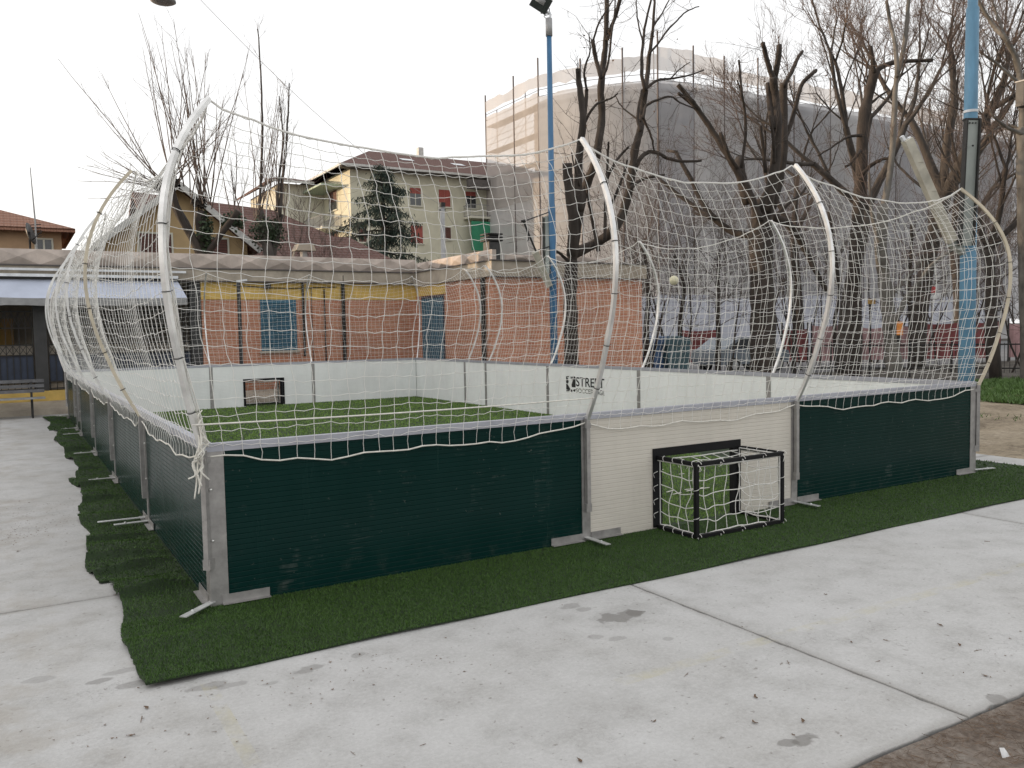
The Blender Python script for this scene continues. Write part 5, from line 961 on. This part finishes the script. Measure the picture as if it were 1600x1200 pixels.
# --- dark many-limbed tree in front of the brick wall
d = 20.3; T = Tree('bare_tree', 'dark bare tree with many tall limbs standing before the pink brick wall', gbase(893, d), 51, BARK)
T.px([(893, 634), (893, 575), (892, 520), (891, 460), (893, 408)], 12, 10, d, part='trunk', n=12)
L = [([(893, 412), (898, 370), (905, 330), (915, 292), (927, 262), (935, 225), (940, 180), (939, 135), (943, 95), (947, 55), (948, 0), (947, -30)], 9, 3, .6),
     ([(906, 330), (903, 285), (905, 240), (911, 195), (909, 160), (905, 130), (903, 108)], 7, 4, -.5), ([(893, 400), (896, 350), (889, 290), (886, 255)], 8.5, 7.5, -.9),
     ([(890, 400), (915, 388), (938, 376), (957, 360), (972, 335), (981, 305), (987, 270), (993, 230), (1000, 205), (1003, 180), (1008, 140)], 8.5, 5, 1.4),
     ([(1008, 140), (1012, 112), (1015, 83), (1019, 55), (1022, 15), (1024, -30)], 4.2, 1.5, 1.9), ([(1008, 140), (1003, 118), (1003, 90), (1005, 65), (1007, 45), (1017, 0), (1022, -25)], 3.2, 1.3, 1.2),
     ([(1005, 67), (997, 35), (994, 0)], 1.5, .8, 1.2), ([(1015, 83), (1027, 70), (1042, 48), (1058, 32), (1072, 18), (1092, 10)], 2, .8, 2.2), ([(1021, 40), (1035, 20), (1048, -5)], 1.5, .8, 2),
     ([(939, 122), (932, 95), (927, 70), (926, 64)], 3.4, 3.2, 0.), ([(926, 66), (935, 38), (945, 20), (958, 0)], 1.8, .9, 0.), ([(952, 50), (960, 30), (968, 3), (972, -25)], 3.4, 2.4, .9), ([(949, 60), (953, 48)], 3.5, 3.2, .9),
     ([(943, 120), (951, 95), (955, 60), (960, 20), (962, -20)], 2.2, .9, .3), ([(911, 200), (917, 185), (930, 165), (944, 158), (958, 152), (965, 146)], 2.6, 1, -.2), ([(917, 140), (915, 165), (912, 198)], 3, 3.2, -.4), ([(917, 142), (913, 110), (922, 80), (920, 50)], 2, .8, -.5),
     ([(1006, 142), (1020, 130), (1032, 124), (1048, 123), (1070, 119), (1100, 110)], 2.6, 1, 2.4), ([(1048, 123), (1062, 108), (1078, 98)], 1.3, .7, 2.5), ([(1005, 185), (1010, 165), (1028, 156), (1048, 151), (1062, 160), (1085, 170)], 2.4, 1, 1.), ([(1001, 190), (985, 178), (970, 165), (962, 150)], 1.8, .8, 1.9), ([(1003, 180), (1018, 215), (1022, 235)], 2, 1.2, 1.2),
     ([(985, 285), (998, 252), (1010, 239), (1025, 238), (1042, 247), (1066, 252), (1096, 251)], 3.8, 2, 2.), ([(984, 295), (1000, 282), (1020, 276), (1038, 273)], 3, 1.6, .8), ([(945, 378), (946, 330), (948, 290), (950, 240), (951, 222)], 3, 1.6, -.6), ([(948, 280), (960, 255), (974, 238), (982, 230)], 2.6, 1.6, -.8), ([(953, 325), (966, 295), (977, 265), (980, 250)], 2.4, 1.4, -.3),
     ([(935, 392), (925, 340), (918, 300), (912, 270)], 3.4, 1.6, .4), ([(905, 290), (898, 262), (893, 238)], 1.6, .9, -.6), ([(893, 415), (880, 400), (868, 392)], 3.2, 2, -.5), ([(1000, 205), (996, 180), (1003, 140)], 2.4, 1.8, 1.1)]
for pts, r0, r1, dz in L: T.px(pts, r0, r1, d+dz*.5, d+dz)
for P in T.paths[2:]:
    T.twigs(P, 7 if len(P[0]) > 12 else 4, (.3, 1.3), .008, .75, .15, (3, 2))
T.leaves(60, .06, LEAFT); T.done()
# --- pollarded dark tree behind the right wall
d = 23.5; T = Tree('bare_tree', 'dark pollarded tree with cut upright limbs left of the middle front pole top', gbase(1193, d), 52, BARK)
T.px([(1193, 625), (1192, 560), (1192, 500), (1190, 430), (1189, 370), (1193, 315)], 21, 17, d, part='trunk', n=12)
T2 = [([(1196, 330), (1208, 280), (1213, 235), (1214, 190), (1211, 150), (1208, 122)], 9, 6, -.6), ([(1209, 130), (1214, 105), (1218, 70)], 5, 4, -.6), ([(1210, 128), (1202, 105), (1196, 85), (1192, 67)], 4.5, 3.4, -1.), ([(1205, 325), (1216, 285), (1223, 240), (1224, 180), (1224, 130)], 8, 6.5, .4), ([(1224, 135), (1237, 112), (1246, 92), (1254, 80)], 3.6, 2.4, .7), ([(1226, 220), (1238, 185), (1247, 150), (1254, 130), (1266, 118), (1275, 110)], 3.6, 3, .9),
      ([(1200, 130), (1203, 165), (1208, 200)], 3.6, 4.4, -.6), ([(1188, 345), (1170, 300), (1150, 265), (1122, 218), (1095, 178), (1078, 155), (1059, 132)], 6, 3.4, -.8), ([(1155, 268), (1140, 245), (1125, 207)], 3.4, 3, -1), ([(1085, 165), (1072, 155), (1060, 146)], 3.2, 2.6, -.8), ([(1158, 262), (1165, 210), (1163, 170), (1159, 145), (1156, 110), (1154, 94)], 2.4, 1.6, -1.2), ([(1159, 145), (1152, 126)], 1.6, 1.2, -1.2),
      ([(1168, 318), (1158, 275), (1155, 248)], 8, 7.5, .8), ([(1196, 270), (1193, 235), (1188, 197)], 3, 2.4, -1.), ([(1210, 260), (1208, 215), (1202, 180)], 3, 2.2, -1.1), ([(1188, 375), (1165, 368), (1140, 360), (1115, 340), (1098, 318), (1085, 290), (1070, 263), (1056, 237)], 6.5, 3, 1.6), ([(1118, 342), (1095, 330), (1065, 308), (1033, 282)], 4.4, 2.6, 2.), ([(1110, 340), (1085, 333)], 3, 2, 1.6), ([(1205, 340), (1225, 345), (1245, 365), (1262, 400), (1278, 430), (1292, 455)], 7, 3.4, 1.2), ([(1200, 350), (1232, 318), (1255, 300), (1268, 270)], 3.4, 1.4, 1.5), ([(1180, 330), (1200, 300), (1212, 262)], 7, 6, .9), ([(1056, 237), (1042, 236)], 2.4, 1.8, 1.6)]
for pts, r0, r1, dz in T2: T.px(pts, r0, r1, d+dz*.4, d+dz)
for P in T.paths[1:]: T.twigs(P, 7, (.3, 1.5), .008, .8, .12, (3, 2))
T.done()
# --- dark stub with one long bent limb
d = 27; T = Tree('bare_tree', 'black cut trunk with one long limb bent to the right', gbase(1335, d), 53, BARK)
T.px([(1335, 610), (1336, 500), (1336, 400), (1341, 330), (1346, 270), (1348, 200), (1357, 150), (1367, 110)], 10.5, 7.5, d, part='trunk', n=10)
for pts, r0, r1, dz in [([(1366, 114), (1380, 103), (1400, 97), (1425, 95), (1458, 94)], 4.6, 2.6, .8), ([(1366, 114), (1363, 92), (1360, 72)], 3.4, 3, -.3), ([(1347, 272), (1362, 258), (1378, 249), (1397, 247)], 3.4, 2, -.8), ([(1346, 212), (1325, 214), (1300, 230), (1278, 244)], 2.6, 1, -.8), ([(1352, 170), (1372, 152), (1388, 142)], 2.4, 1.2, .6), ([(1344, 235), (1330, 255), (1322, 260)], 2.6, 2, -.9)]: T.px(pts, r0, r1, d+dz*.3, d+dz)
for P in T.paths: T.twigs(P, 8, (.4, 1.4), .009, .8, .15, (3, 2), tmin=.4)
T.done()
# --- pale forked plane tree
d = 24.5; T = Tree('bare_tree', 'pale forked tree trunk with smooth mottled bark left of the thick blue pole', gbase(1396, d), 54, BARK3, TWIG2)
T.px([(1399, 622), (1397, 575), (1392, 525), (1387, 480), (1381, 430), (1376, 380), (1380, 320)], 13, 8, d, part='trunk', n=12)
for pts, r0, r1, dz in [([(1390, 512), (1404, 492), (1416, 465), (1435, 442), (1455, 415), (1492, 388), (1530, 368)], 5, 2, -1.), ([(1385, 470), (1402, 450), (1425, 425), (1440, 405)], 4, 2, .8), ([(1380, 330), (1392, 260), (1396, 200), (1400, 130), (1408, 96), (1415, 55), (1420, 0)], 5, 3, .5), ([(1402, 120), (1399, 70), (1392, 40), (1385, 0)], 3.6, 2.4, .4), ([(1376, 385), (1362, 330), (1358, 270)], 4, 2, .6)]: T.px(pts, r0, r1, d+dz*.3, d+dz)
for P in T.paths[1:]: T.twigs(P, 12, (.5, 2.2), .011, .75, .2, (4, 3))
T.done()
# --- broad fine-twigged trees behind
def broad(px, d, seed, label, r, h, limbs, bark, twig, lev=5, up=.12, spread=.36):
    T = Tree('bare_tree', label, gbase(px, d), seed, bark, twig); b = np.array(gbase(px, d)); P = wander(T.rg, b, (0, 0, 1), h, 7, .035, 0); R = np.linspace(r, r*.78, len(P)); T.trunk.tube(P, R, 10)
    for dx, dz, L in limbs:
        dd = AX[0]*dx+np.array([0, 0, dz])+AX[2]*T.rg.normal(0, .35); dd /= np.linalg.norm(dd); T.grow(P[-1], dd, L, r*.55, lev, (3, 4), spread, up, .70)
    return T
big = [(1318, 33, 61, 'broad bare tree with a fan of fine twigs left of the black cut trunk', .30, 6.3, [(-.55, 1, 3.4), (-.1, 1, 3.6), (.35, 1, 3.3), (-1., .7, 3.0)], BARK2, TWIG2),
       (1432, 36, 62, 'broad brown bare tree whose crown spreads behind the thick blue pole', .36, 7.2, [(-.4, 1, 3.5), (.25, 1, 3.7), (.8, .9, 3.4), (-.05, 1, 3.8)], BARK2, TWIG2),
       (1556, 27, 63, 'slim bare tree with dark trunk right of the tan corner pole', .19, 4.3, [(-.5, 1, 2.3), (.2, 1, 2.6), (.7, .8, 2.2)], BARK, TWIG),
       (1250, 44, 64, 'distant bare tree in front of the netting right of the pollarded tree', .26, 6.5, [(-.6, 1, 3.2), (.1, 1, 3.4), (.6, .9, 3.2)], BARK, TWIG),
       (1500, 46, 65, 'far bare tree with reddish twigs behind the thick blue pole', .30, 6.0, [(-.7, .9, 3.4), (0, 1, 3.6), (.6, 1, 3.4)], BARK2, TWIG2)]
for px, d, seed, lab, r, h, limbs, bk_, tw_ in big:
    T = broad(px, d, seed, lab, r, h, limbs, bk_, tw_, lev=6 if seed in (61, 62, 65) else 5)
    if seed in (61, 62, 65): T.leaves(140, .10, LEAFT)
    T.done()
# pale tree at the right edge with a grey box on its trunk
d = 26; T = Tree('bare_tree', 'pale bare tree at the right edge carrying a grey box on its trunk', gbase(1600, d), 66, BARK3, TWIG2)
T.px([(1606, 620), (1604, 480), (1600, 330), (1598, 200)], 11, 9, d, part='trunk', n=10)
for pts, r0, r1, dz in [([(1598, 210), (1597, 150), (1590, 100), (1572, 62), (1552, 40), (1528, 0), (1515, -25)], 6, 2, .3), ([(1572, 62), (1560, 30), (1548, -5)], 3, 1.6, .6), ([(1597, 135), (1570, 110), (1545, 90), (1530, 82)], 3, 1., -.5), ([(1600, 210), (1575, 200), (1555, 185), (1545, 170)], 3.4, 1.2, -.4), ([(1600, 190), (1620, 130), (1640, 60)], 5, 2, .5), ([(1598, 205), (1580, 196), (1560, 200), (1540, 215)], 2.5, 1, .8)]: T.px(pts, r0, r1, d+dz*.3, d+dz)
for P in T.paths: T.twigs(P, 16, (.5, 2.4), .011, .8, .2, (4, 3), tmin=.3)
T.done()
c = at(1598, 148, d-.35); gb = thing('junction_box', 'grey box fixed to the pale tree trunk at the right edge', 'box', tuple(c)); MB().box(c[0]-.17, c[0]+.17, c[1]-.12, c[1]+.12, c[2]-.36, c[2]+.36).build('case', LAMPB, gb); MB().box(c[0]-.19, c[0]+.19, c[1]-.14, c[1]+.14, c[2]+.362, c[2]+.40).build('lid', GREY, gb)
# thin young trees seen through the net
for px, d, seed, lab, top in [(1122, 28, 71, 'thin young tree above the middle of the right wall', 395), (1066, 31, 72, 'thin dark sapling above the red barrier at the left end of the street', 400), (1308, 34, 73, 'thin dark tree between the two right front poles', 330), (1422, 34, 74, 'thin dark trunk just right of the pale forked tree', 350), (1546, 34, 75, 'leaning thin trunk behind the warm-lit corner pole', 340), (1012, 25, 76, 'thin dark trunk against the end of the brick wall', 380), (1240, 33, 77, 'leaning dark sapling right of the pollarded trunk', 300)]:
    T = Tree('young_tree', lab, gbase(px, d), seed, BARK, TWIG, 'thin young trees along the street'); ln = T.rg.normal(0, 12)
    T.px([(px, 590), (px+ln*.3, 510), (px-ln*.2, 450), (px+ln, top)], 5.4*24/d, 2.4, d, d+T.rg.normal(0, .6), part='trunk', n=8)
    pth = T.paths[0]; T.twigs(pth, 26, (.7, 2.4), .016, .75, .25, (5, 3), tmin=.35); T.done()
# scrubby twig thicket behind the brick building end
for px, d, seed, lab in [(975, 27, 81, 'tangled leafless bush behind the roof of the brick wing'), (1100, 34, 82, 'tangled leafless bush in front of the scaffold netting left of the pollarded tree'), (1205, 36, 83, 'tangled leafless bush behind the pollarded tree'), (1290, 39, 84, 'tangled leafless bush between the pollarded tree and the black cut trunk'), (1385, 41, 85, 'tangled leafless bush behind the black cut trunk'), (1470, 38, 86, 'tangled leafless bush beside the beige slanting arm'), (1575, 40, 87, 'tangled leafless bush at the right edge beyond the railing'), (1535, 33, 88, 'tangled leafless bush behind the warm-lit corner pole')]:
    T = Tree('bare_bush', lab, gbase(px, d), seed, BARK, TWIG2 if seed % 2 else TWIG, 'leafless bushes along the street'); b = np.array(gbase(px, d))
    for k in range(4):
        dd = np.array([T.rg.normal(0, .22), T.rg.normal(0, .22), 1.]); T.grow(b+np.array([T.rg.normal(0, .7), T.rg.normal(0, .7), 0]), dd/np.linalg.norm(dd), 3.3*d/36*T.rg.uniform(.8, 1.2), .042, 4, (3, 4), .42, .10, .74)
    T.done()
# --- pollarded trees behind the parapet at the left
def whips(T, P0, n, hmin, hmax, sx, seed):
    rg = np.random.default_rng(seed)
    for k in range(n):
        x = P0[0]+rg.normal(0, .10); y = P0[1]+rg.normal(0, .10); L = rg.uniform(hmin, hmax); dd = np.array([rg.normal(0, sx), rg.normal(0, sx), 1.]); dd /= np.linalg.norm(dd)
        Q = wander(rg, (x, y, P0[2]-rg.uniform(0, .3)), dd, L, 8, .035, .03); R = np.linspace(.019, .005, len(Q)); T.tw.tube(Q, R, 5, cap=False); T.twigs((Q, R), 7, (.3, 1.2), .0055, .38, .25, (2, 0), tmin=.25, tang=1.)
d = 23.2
T = Tree('pollarded_tree', 'ivy clad pollarded tree with a wide spray of upright whips behind the left parapet', gbase(318, d), 91, BARK, WHIP)
T.px([(330, 470), (322, 420), (318, 380), (312, 330)], 9, 8, d, part='trunk', n=10)
T.px([(322, 415), (300, 370), (278, 330), (262, 300), (248, 290)], 7, 6, d, d+.5); T.px([(305, 380), (282, 340), (268, 295), (270, 275)], 5, 5.5, d, d-.6); T.px([(322, 400), (350, 360), (372, 330)], 5, 4.5, d, d-.4)
for (px, py, n, h0, h1, sx) in ((258, 285, 9, 2., 4.2, .42), (272, 278, 8, 2.4, 4.3, .20), (313, 305, 12, 2.6, 4.6, .17), (330, 310, 6, 1.8, 4., .25), (368, 332, 5, 1., 3., .22)): whips(T, at(px, py, d), int(n*1.15), h0, h1, sx*1.25, 200+px)
rg = T.rg
for k in range(16):   # long twigs sweeping out to the left
    Q = wander(rg, at(255+rg.normal(0, 4), 292+rg.normal(0, 6), d), np.array(AX[0]*-1*rg.uniform(.8, 1.2)+np.array([0, 0, rg.uniform(-.25, .55)])), rg.uniform(1.2, 2.4), 6, .07, .03); R = np.linspace(.014, .005, len(Q)); T.tw.tube(Q, R, 3, cap=False); T.twigs((Q, R), 6, (.2, .7), .005, .5, .15, (0, 0))
def clump(T, c, rad, n, size, mat, name='ivy', sc=(1, 1, 1)):
    mb = MB(); rg = T.rg
    for _ in range(n):
        v = rg.normal(0, 1, 3); v /= np.linalg.norm(v); p = np.array(c)+v*rad*np.array(sc)*rg.uniform(.3, 1.05); a = rg.normal(0, 1, 3); a /= np.linalg.norm(a); b = np.cross(a, rg.normal(0, 1, 3)); b /= np.linalg.norm(b)+1e-9; z = size*rg.uniform(.5, 1.3)
        mb.add([p, p+a*z*.5+b*z*.4, p+a*z, p+a*z*.5-b*z*.4], [(0, 1, 2, 3)])
    return struct(mb.build(name, mat, T.o), 'stuff')
clump(T, at(322, 370, d), .32, 900, .09, IVY, sc=(.6, .6, 2.2)); clump(T, at(255, 293, d), .22, 350, .08, BARK, 'knuckle'); clump(T, at(268, 285, d), .2, 250, .08, BARK, 'knuckle'); clump(T, at(312, 318, d), .2, 300, .08, BARK, 'knuckle'); clump(T, at(365, 345, d), .3, 420, .09, IVY, sc=(1.2, 1, .8)); T.done()
d = 27.2
T = Tree('pollarded_tree', 'pollarded tree with two narrow sheaves of upright whips before the brown roof', gbase(425, d), 92, BARK2, WHIP)
T.px([(425, 470), (423, 420), (415, 375), (405, 330)], 9, 7, d, part='trunk', n=10); T.px([(423, 405), (432, 365), (438, 335)], 7, 5, d, d+.3)
T.px([(405, 335), (408, 270), (410, 200), (408, 130), (404, 60), (402, 45)], 2.4, .7, d, d); T.px([(437, 338), (440, 290), (446, 240), (450, 180), (452, 130)], 3.0, .8, d, d); T.px([(432, 330), (436, 280), (442, 215), (436, 150)], 2.4, .8, d, d)
for (px, py, n, h0, h1, sx) in ((404, 335, 7, 2.2, 4.6, .13), (436, 340, 8, 2., 4.2, .16), (400, 340, 3, 1.5, 3, .3)): whips(T, at(px, py, d), int(n*1.1), h0*1.1, h1*1.1, sx*1.1, 300+px)
for P in T.paths[2:]: T.twigs(P, 16, (.3, 1.2), .008, .45, .25, (3, 0), tmin=.3, tang=1.)
clump(T, at(418, 365, d), .45, 1300, .09, IVY, sc=(1.3, 1, 1.3)); T.done()
# --- dark cedar before the apartment block
d = 43; cb = gbase(607, d); T = Tree('cedar_tree', 'dark drooping cedar in front of the cream apartment block', cb, 95, BARK)
zt = at(600, 262, d)[2]; T.trunk.tube([cb, (cb[0], cb[1], zt*.6), (cb[0]-.1, cb[1], zt)], [.28, .16, .03], 8); nd = MB(); rg = T.rg
WH = [(.985, .35, 5), (.955, .7, 6), (.92, 1.05, 7), (.88, 1.3, 8), (.845, 1.7, 8), (.79, 1.9, 9), (.74, 2.35, 9), (.675, 2.6, 8), (.63, 1.5, 7), (.575, 2.3, 9), (.53, 2.6, 9), (.47, 2.7, 9), (.42, 2.4, 8), (.36, 2.2, 8)]
BR = [(zt*f+rg.normal(0, .12), Lm*rg.uniform(.45, 1.1), 2*math.pi*j/n_+fi*1.3+rg.normal(0, .25)) for fi, (f, Lm, n_) in enumerate([(f_, L_*1.2, k_) for f_, L_, k_ in WH]) for j in range(n_)]
for z, L, a in BR:
    dd = np.array([math.cos(a), math.sin(a), .10]); Q = wander(rg, (cb[0], cb[1], z), dd, L, 8, .07, -.08); T.limbs.tube(Q, np.linspace(.05, .012, len(Q)), 4, cap=False)
    for j in range(int(10+L*62)):
        i = rg.uniform(.12, 1)*(len(Q)-1); i0 = int(i); p = Q[i0]+(Q[min(i0+1, len(Q)-1)]-Q[i0])*(i-i0)+rg.normal(0, .13, 3)*[1, 1, .6]; dr = np.array([rg.normal(0, .45), rg.normal(0, .45), -.8]); ln = rg.uniform(.10, .42); b = rg.normal(0, 1, 3); b[2] *= .3; b /= np.linalg.norm(b)
        nd.add([p-b*.02, p+b*.02, p+dr*ln*.5+b*.03, p+dr*ln], [(0, 1, 2), (0, 2, 3)])
struct(nd.build('foliage', NEEDLE, T.o), 'stuff'); T.done()
# bare shrubs at the foot of the apartment block and behind the parapet
for px, py, d, seed, lab, hh in [(735, 395, 36, 96, 'small leafless shrub beside the utility pole', 3.6), (470, 390, 30, 97, 'leafless shrub in front of the left corner of the cream apartment block', 5.2)]:
    T = Tree('bare_bush', lab, gbase(px, d), seed, BARK, TWIG2, 'leafless shrubs behind the parapet'); b = np.array(gbase(px, d))
    for k in range(5):
        dd = np.array([T.rg.normal(0, .3), T.rg.normal(0, .3), 1.]); T.grow(b, dd/np.linalg.norm(dd), hh*.5, .05, 4, (3, 4), .38, .12, .72)
    T.done()
# ================================================================== LITTER ON THE CONCRETE
rg = np.random.default_rng(77)
def litter(kind):
    m = MB(); n = 7; L = rg.uniform(.035, .07); wd = L*rg.uniform(.22, .5); bend = rg.uniform(-.4, .4)
    if kind == 'leaf':
        V = []
        for i in range(n):
            t = i/(n-1); h = wd*math.sin(math.pi*min(.97, max(.03, t)))**.8*rg.uniform(.7, 1.1); x = (t-.5)*L; yb_ = bend*L*(t-.5)**2*4; z = .004+.012*abs(t-.5)*rg.uniform(.5, 1.5)
            V += [(x, yb_-h/2, z+.006*rg.uniform()), (x, yb_, z), (x, yb_+h/2, z+.008*rg.uniform())]
        m.add(V, [(3*i+j, 3*i+3+j, 3*i+4+j, 3*i+1+j) for i in range(n-1) for j in (0, 1)])
    else:
        Q = wander(rg, (0, 0, .004), (1, 0, 0), L*1.8, 5, .18, 0); Q[:, 2] = .004; m.tube(Q, np.linspace(.0035, .0018, len(Q)), 4); m.tube([Q[2], Q[2]+[.01, .018, .004]], .0018, 3)
    return m
spots = [(230, 1107), (222, 1120), (335, 1103), (165, 1078), (205, 1150), (455, 1180), (548, 1175), (665, 1163), (672, 1174), (1022, 1128), (1178, 1130), (1245, 1155), (1380, 1000), (1330, 1005), (1312, 1033), (1500, 1009), (1522, 1018), (1535, 1020), (1505, 1052), (1540, 1057), (1335, 1070), (1230, 1033), (1222, 1036), (903, 1172), (907, 1190), (1470, 978), (1545, 928), (1538, 846), (1160, 980), (1310, 1125), (28, 862), (150, 880), (60, 753), (45, 786), (75, 788), (20, 820), (30, 783), (110, 779), (205, 1005), (180, 930), (1255, 1128), (1223, 1136), (1375, 1033), (1240, 1150), (950, 1050), (726, 1050), (1075, 1052), (1420, 905), (1290, 930), (1180, 1090)]
protos = [(k, litter(k).build('dry_leaf' if k == 'leaf' else 'fallen_twig', LEAF, origin=(0, 0, 0))) for k in ('leaf', 'leaf', 'twig', 'leaf', 'twig')]
for k, o in protos:
    tag(o, 'dry brown leaf scrap lying on the pale concrete' if k == 'leaf' else 'short broken twig lying on the pale concrete', 'leaf' if k == 'leaf' else 'twig', 'dry leaves scattered on the concrete' if k == 'leaf' else 'broken twigs scattered on the concrete')
spots = spots[::3]+spots[1::3]
for i, (px, py) in enumerate(spots):
    p = onz(px, py, 0); src = protos[i % 5][1]; o = src if i < 5 else src.copy()
    if i >= 5: COL.objects.link(o)
    o.location = (p[0], p[1], .001); o.rotation_euler = (0, 0, rg.uniform(0, 6.28)); s_ = rg.uniform(.35, .7); o.scale = (s_, s_, s_)
# needles and crumbs on the dirt corner in front, crumbs of leaf on the left of the slab
mb = MB()
for k in range(5200):
    x = rg.uniform(-2, 5.5); y = -3.63-abs(rg.normal(0, .55)); a = rg.uniform(0, 6.28); L = rg.uniform(.02, .07); z = -.003+rg.uniform(0, .010); mb.tube([(x, y, z), (x+L*math.cos(a), y+L*math.sin(a), z+rg.normal(0, .006))], .0011, 3, cap=False)
o = struct(mb.build('fallen_needles', LEAF), 'stuff'); tag(o, 'brown fallen needles covering the dirt beside the slab edge', 'needles')
mb = MB()
for k in range(700):
    c = [(-1.1, 3.2), (-.9, 3.6), (-1.4, 3.4), (-1.0, 4.4), (.2, -1.5), (4., -3.45)][k % 6]; x = c[0]+rg.normal(0, .35 if k % 6 < 4 else .7); y = c[1]+rg.normal(0, .3 if k % 6 < 4 else .2); a = rg.uniform(0, 6.28); L = rg.uniform(.004, .016)
    mb.add([(x, y, .003), (x+L*math.cos(a), y+L*math.sin(a), .006), (x+L*math.cos(a+1.4), y+L*math.sin(a+1.4), .004)], [(0, 1, 2)])
o = struct(mb.build('leaf_crumbs', LEAF), 'stuff'); tag(o, 'brown leaf crumbs and grit drifted over the pale concrete', 'crumbs')
p = at(1568, 1190, 1); p = onz(1572, 1188, -.02); m = MB(); a_ = .05
m.add([(p[0]-.02, p[1], -.02), (p[0]+.025, p[1]-.01, -.015), (p[0]+.02, p[1]+.02, .02), (p[0]-.012, p[1]+.022, .028)], [(0, 1, 2, 3)]); m.add([(p[0]-.012, p[1]+.024, .028), (p[0]+.02, p[1]+.022, .02), (p[0]+.01, p[1]+.04, -.01)], [(0, 1, 2)])
tag(m.build('paper_scrap', PAPER, origin=tuple(p)), 'crumpled scrap of white paper on the dirt at the bottom right', 'paper')
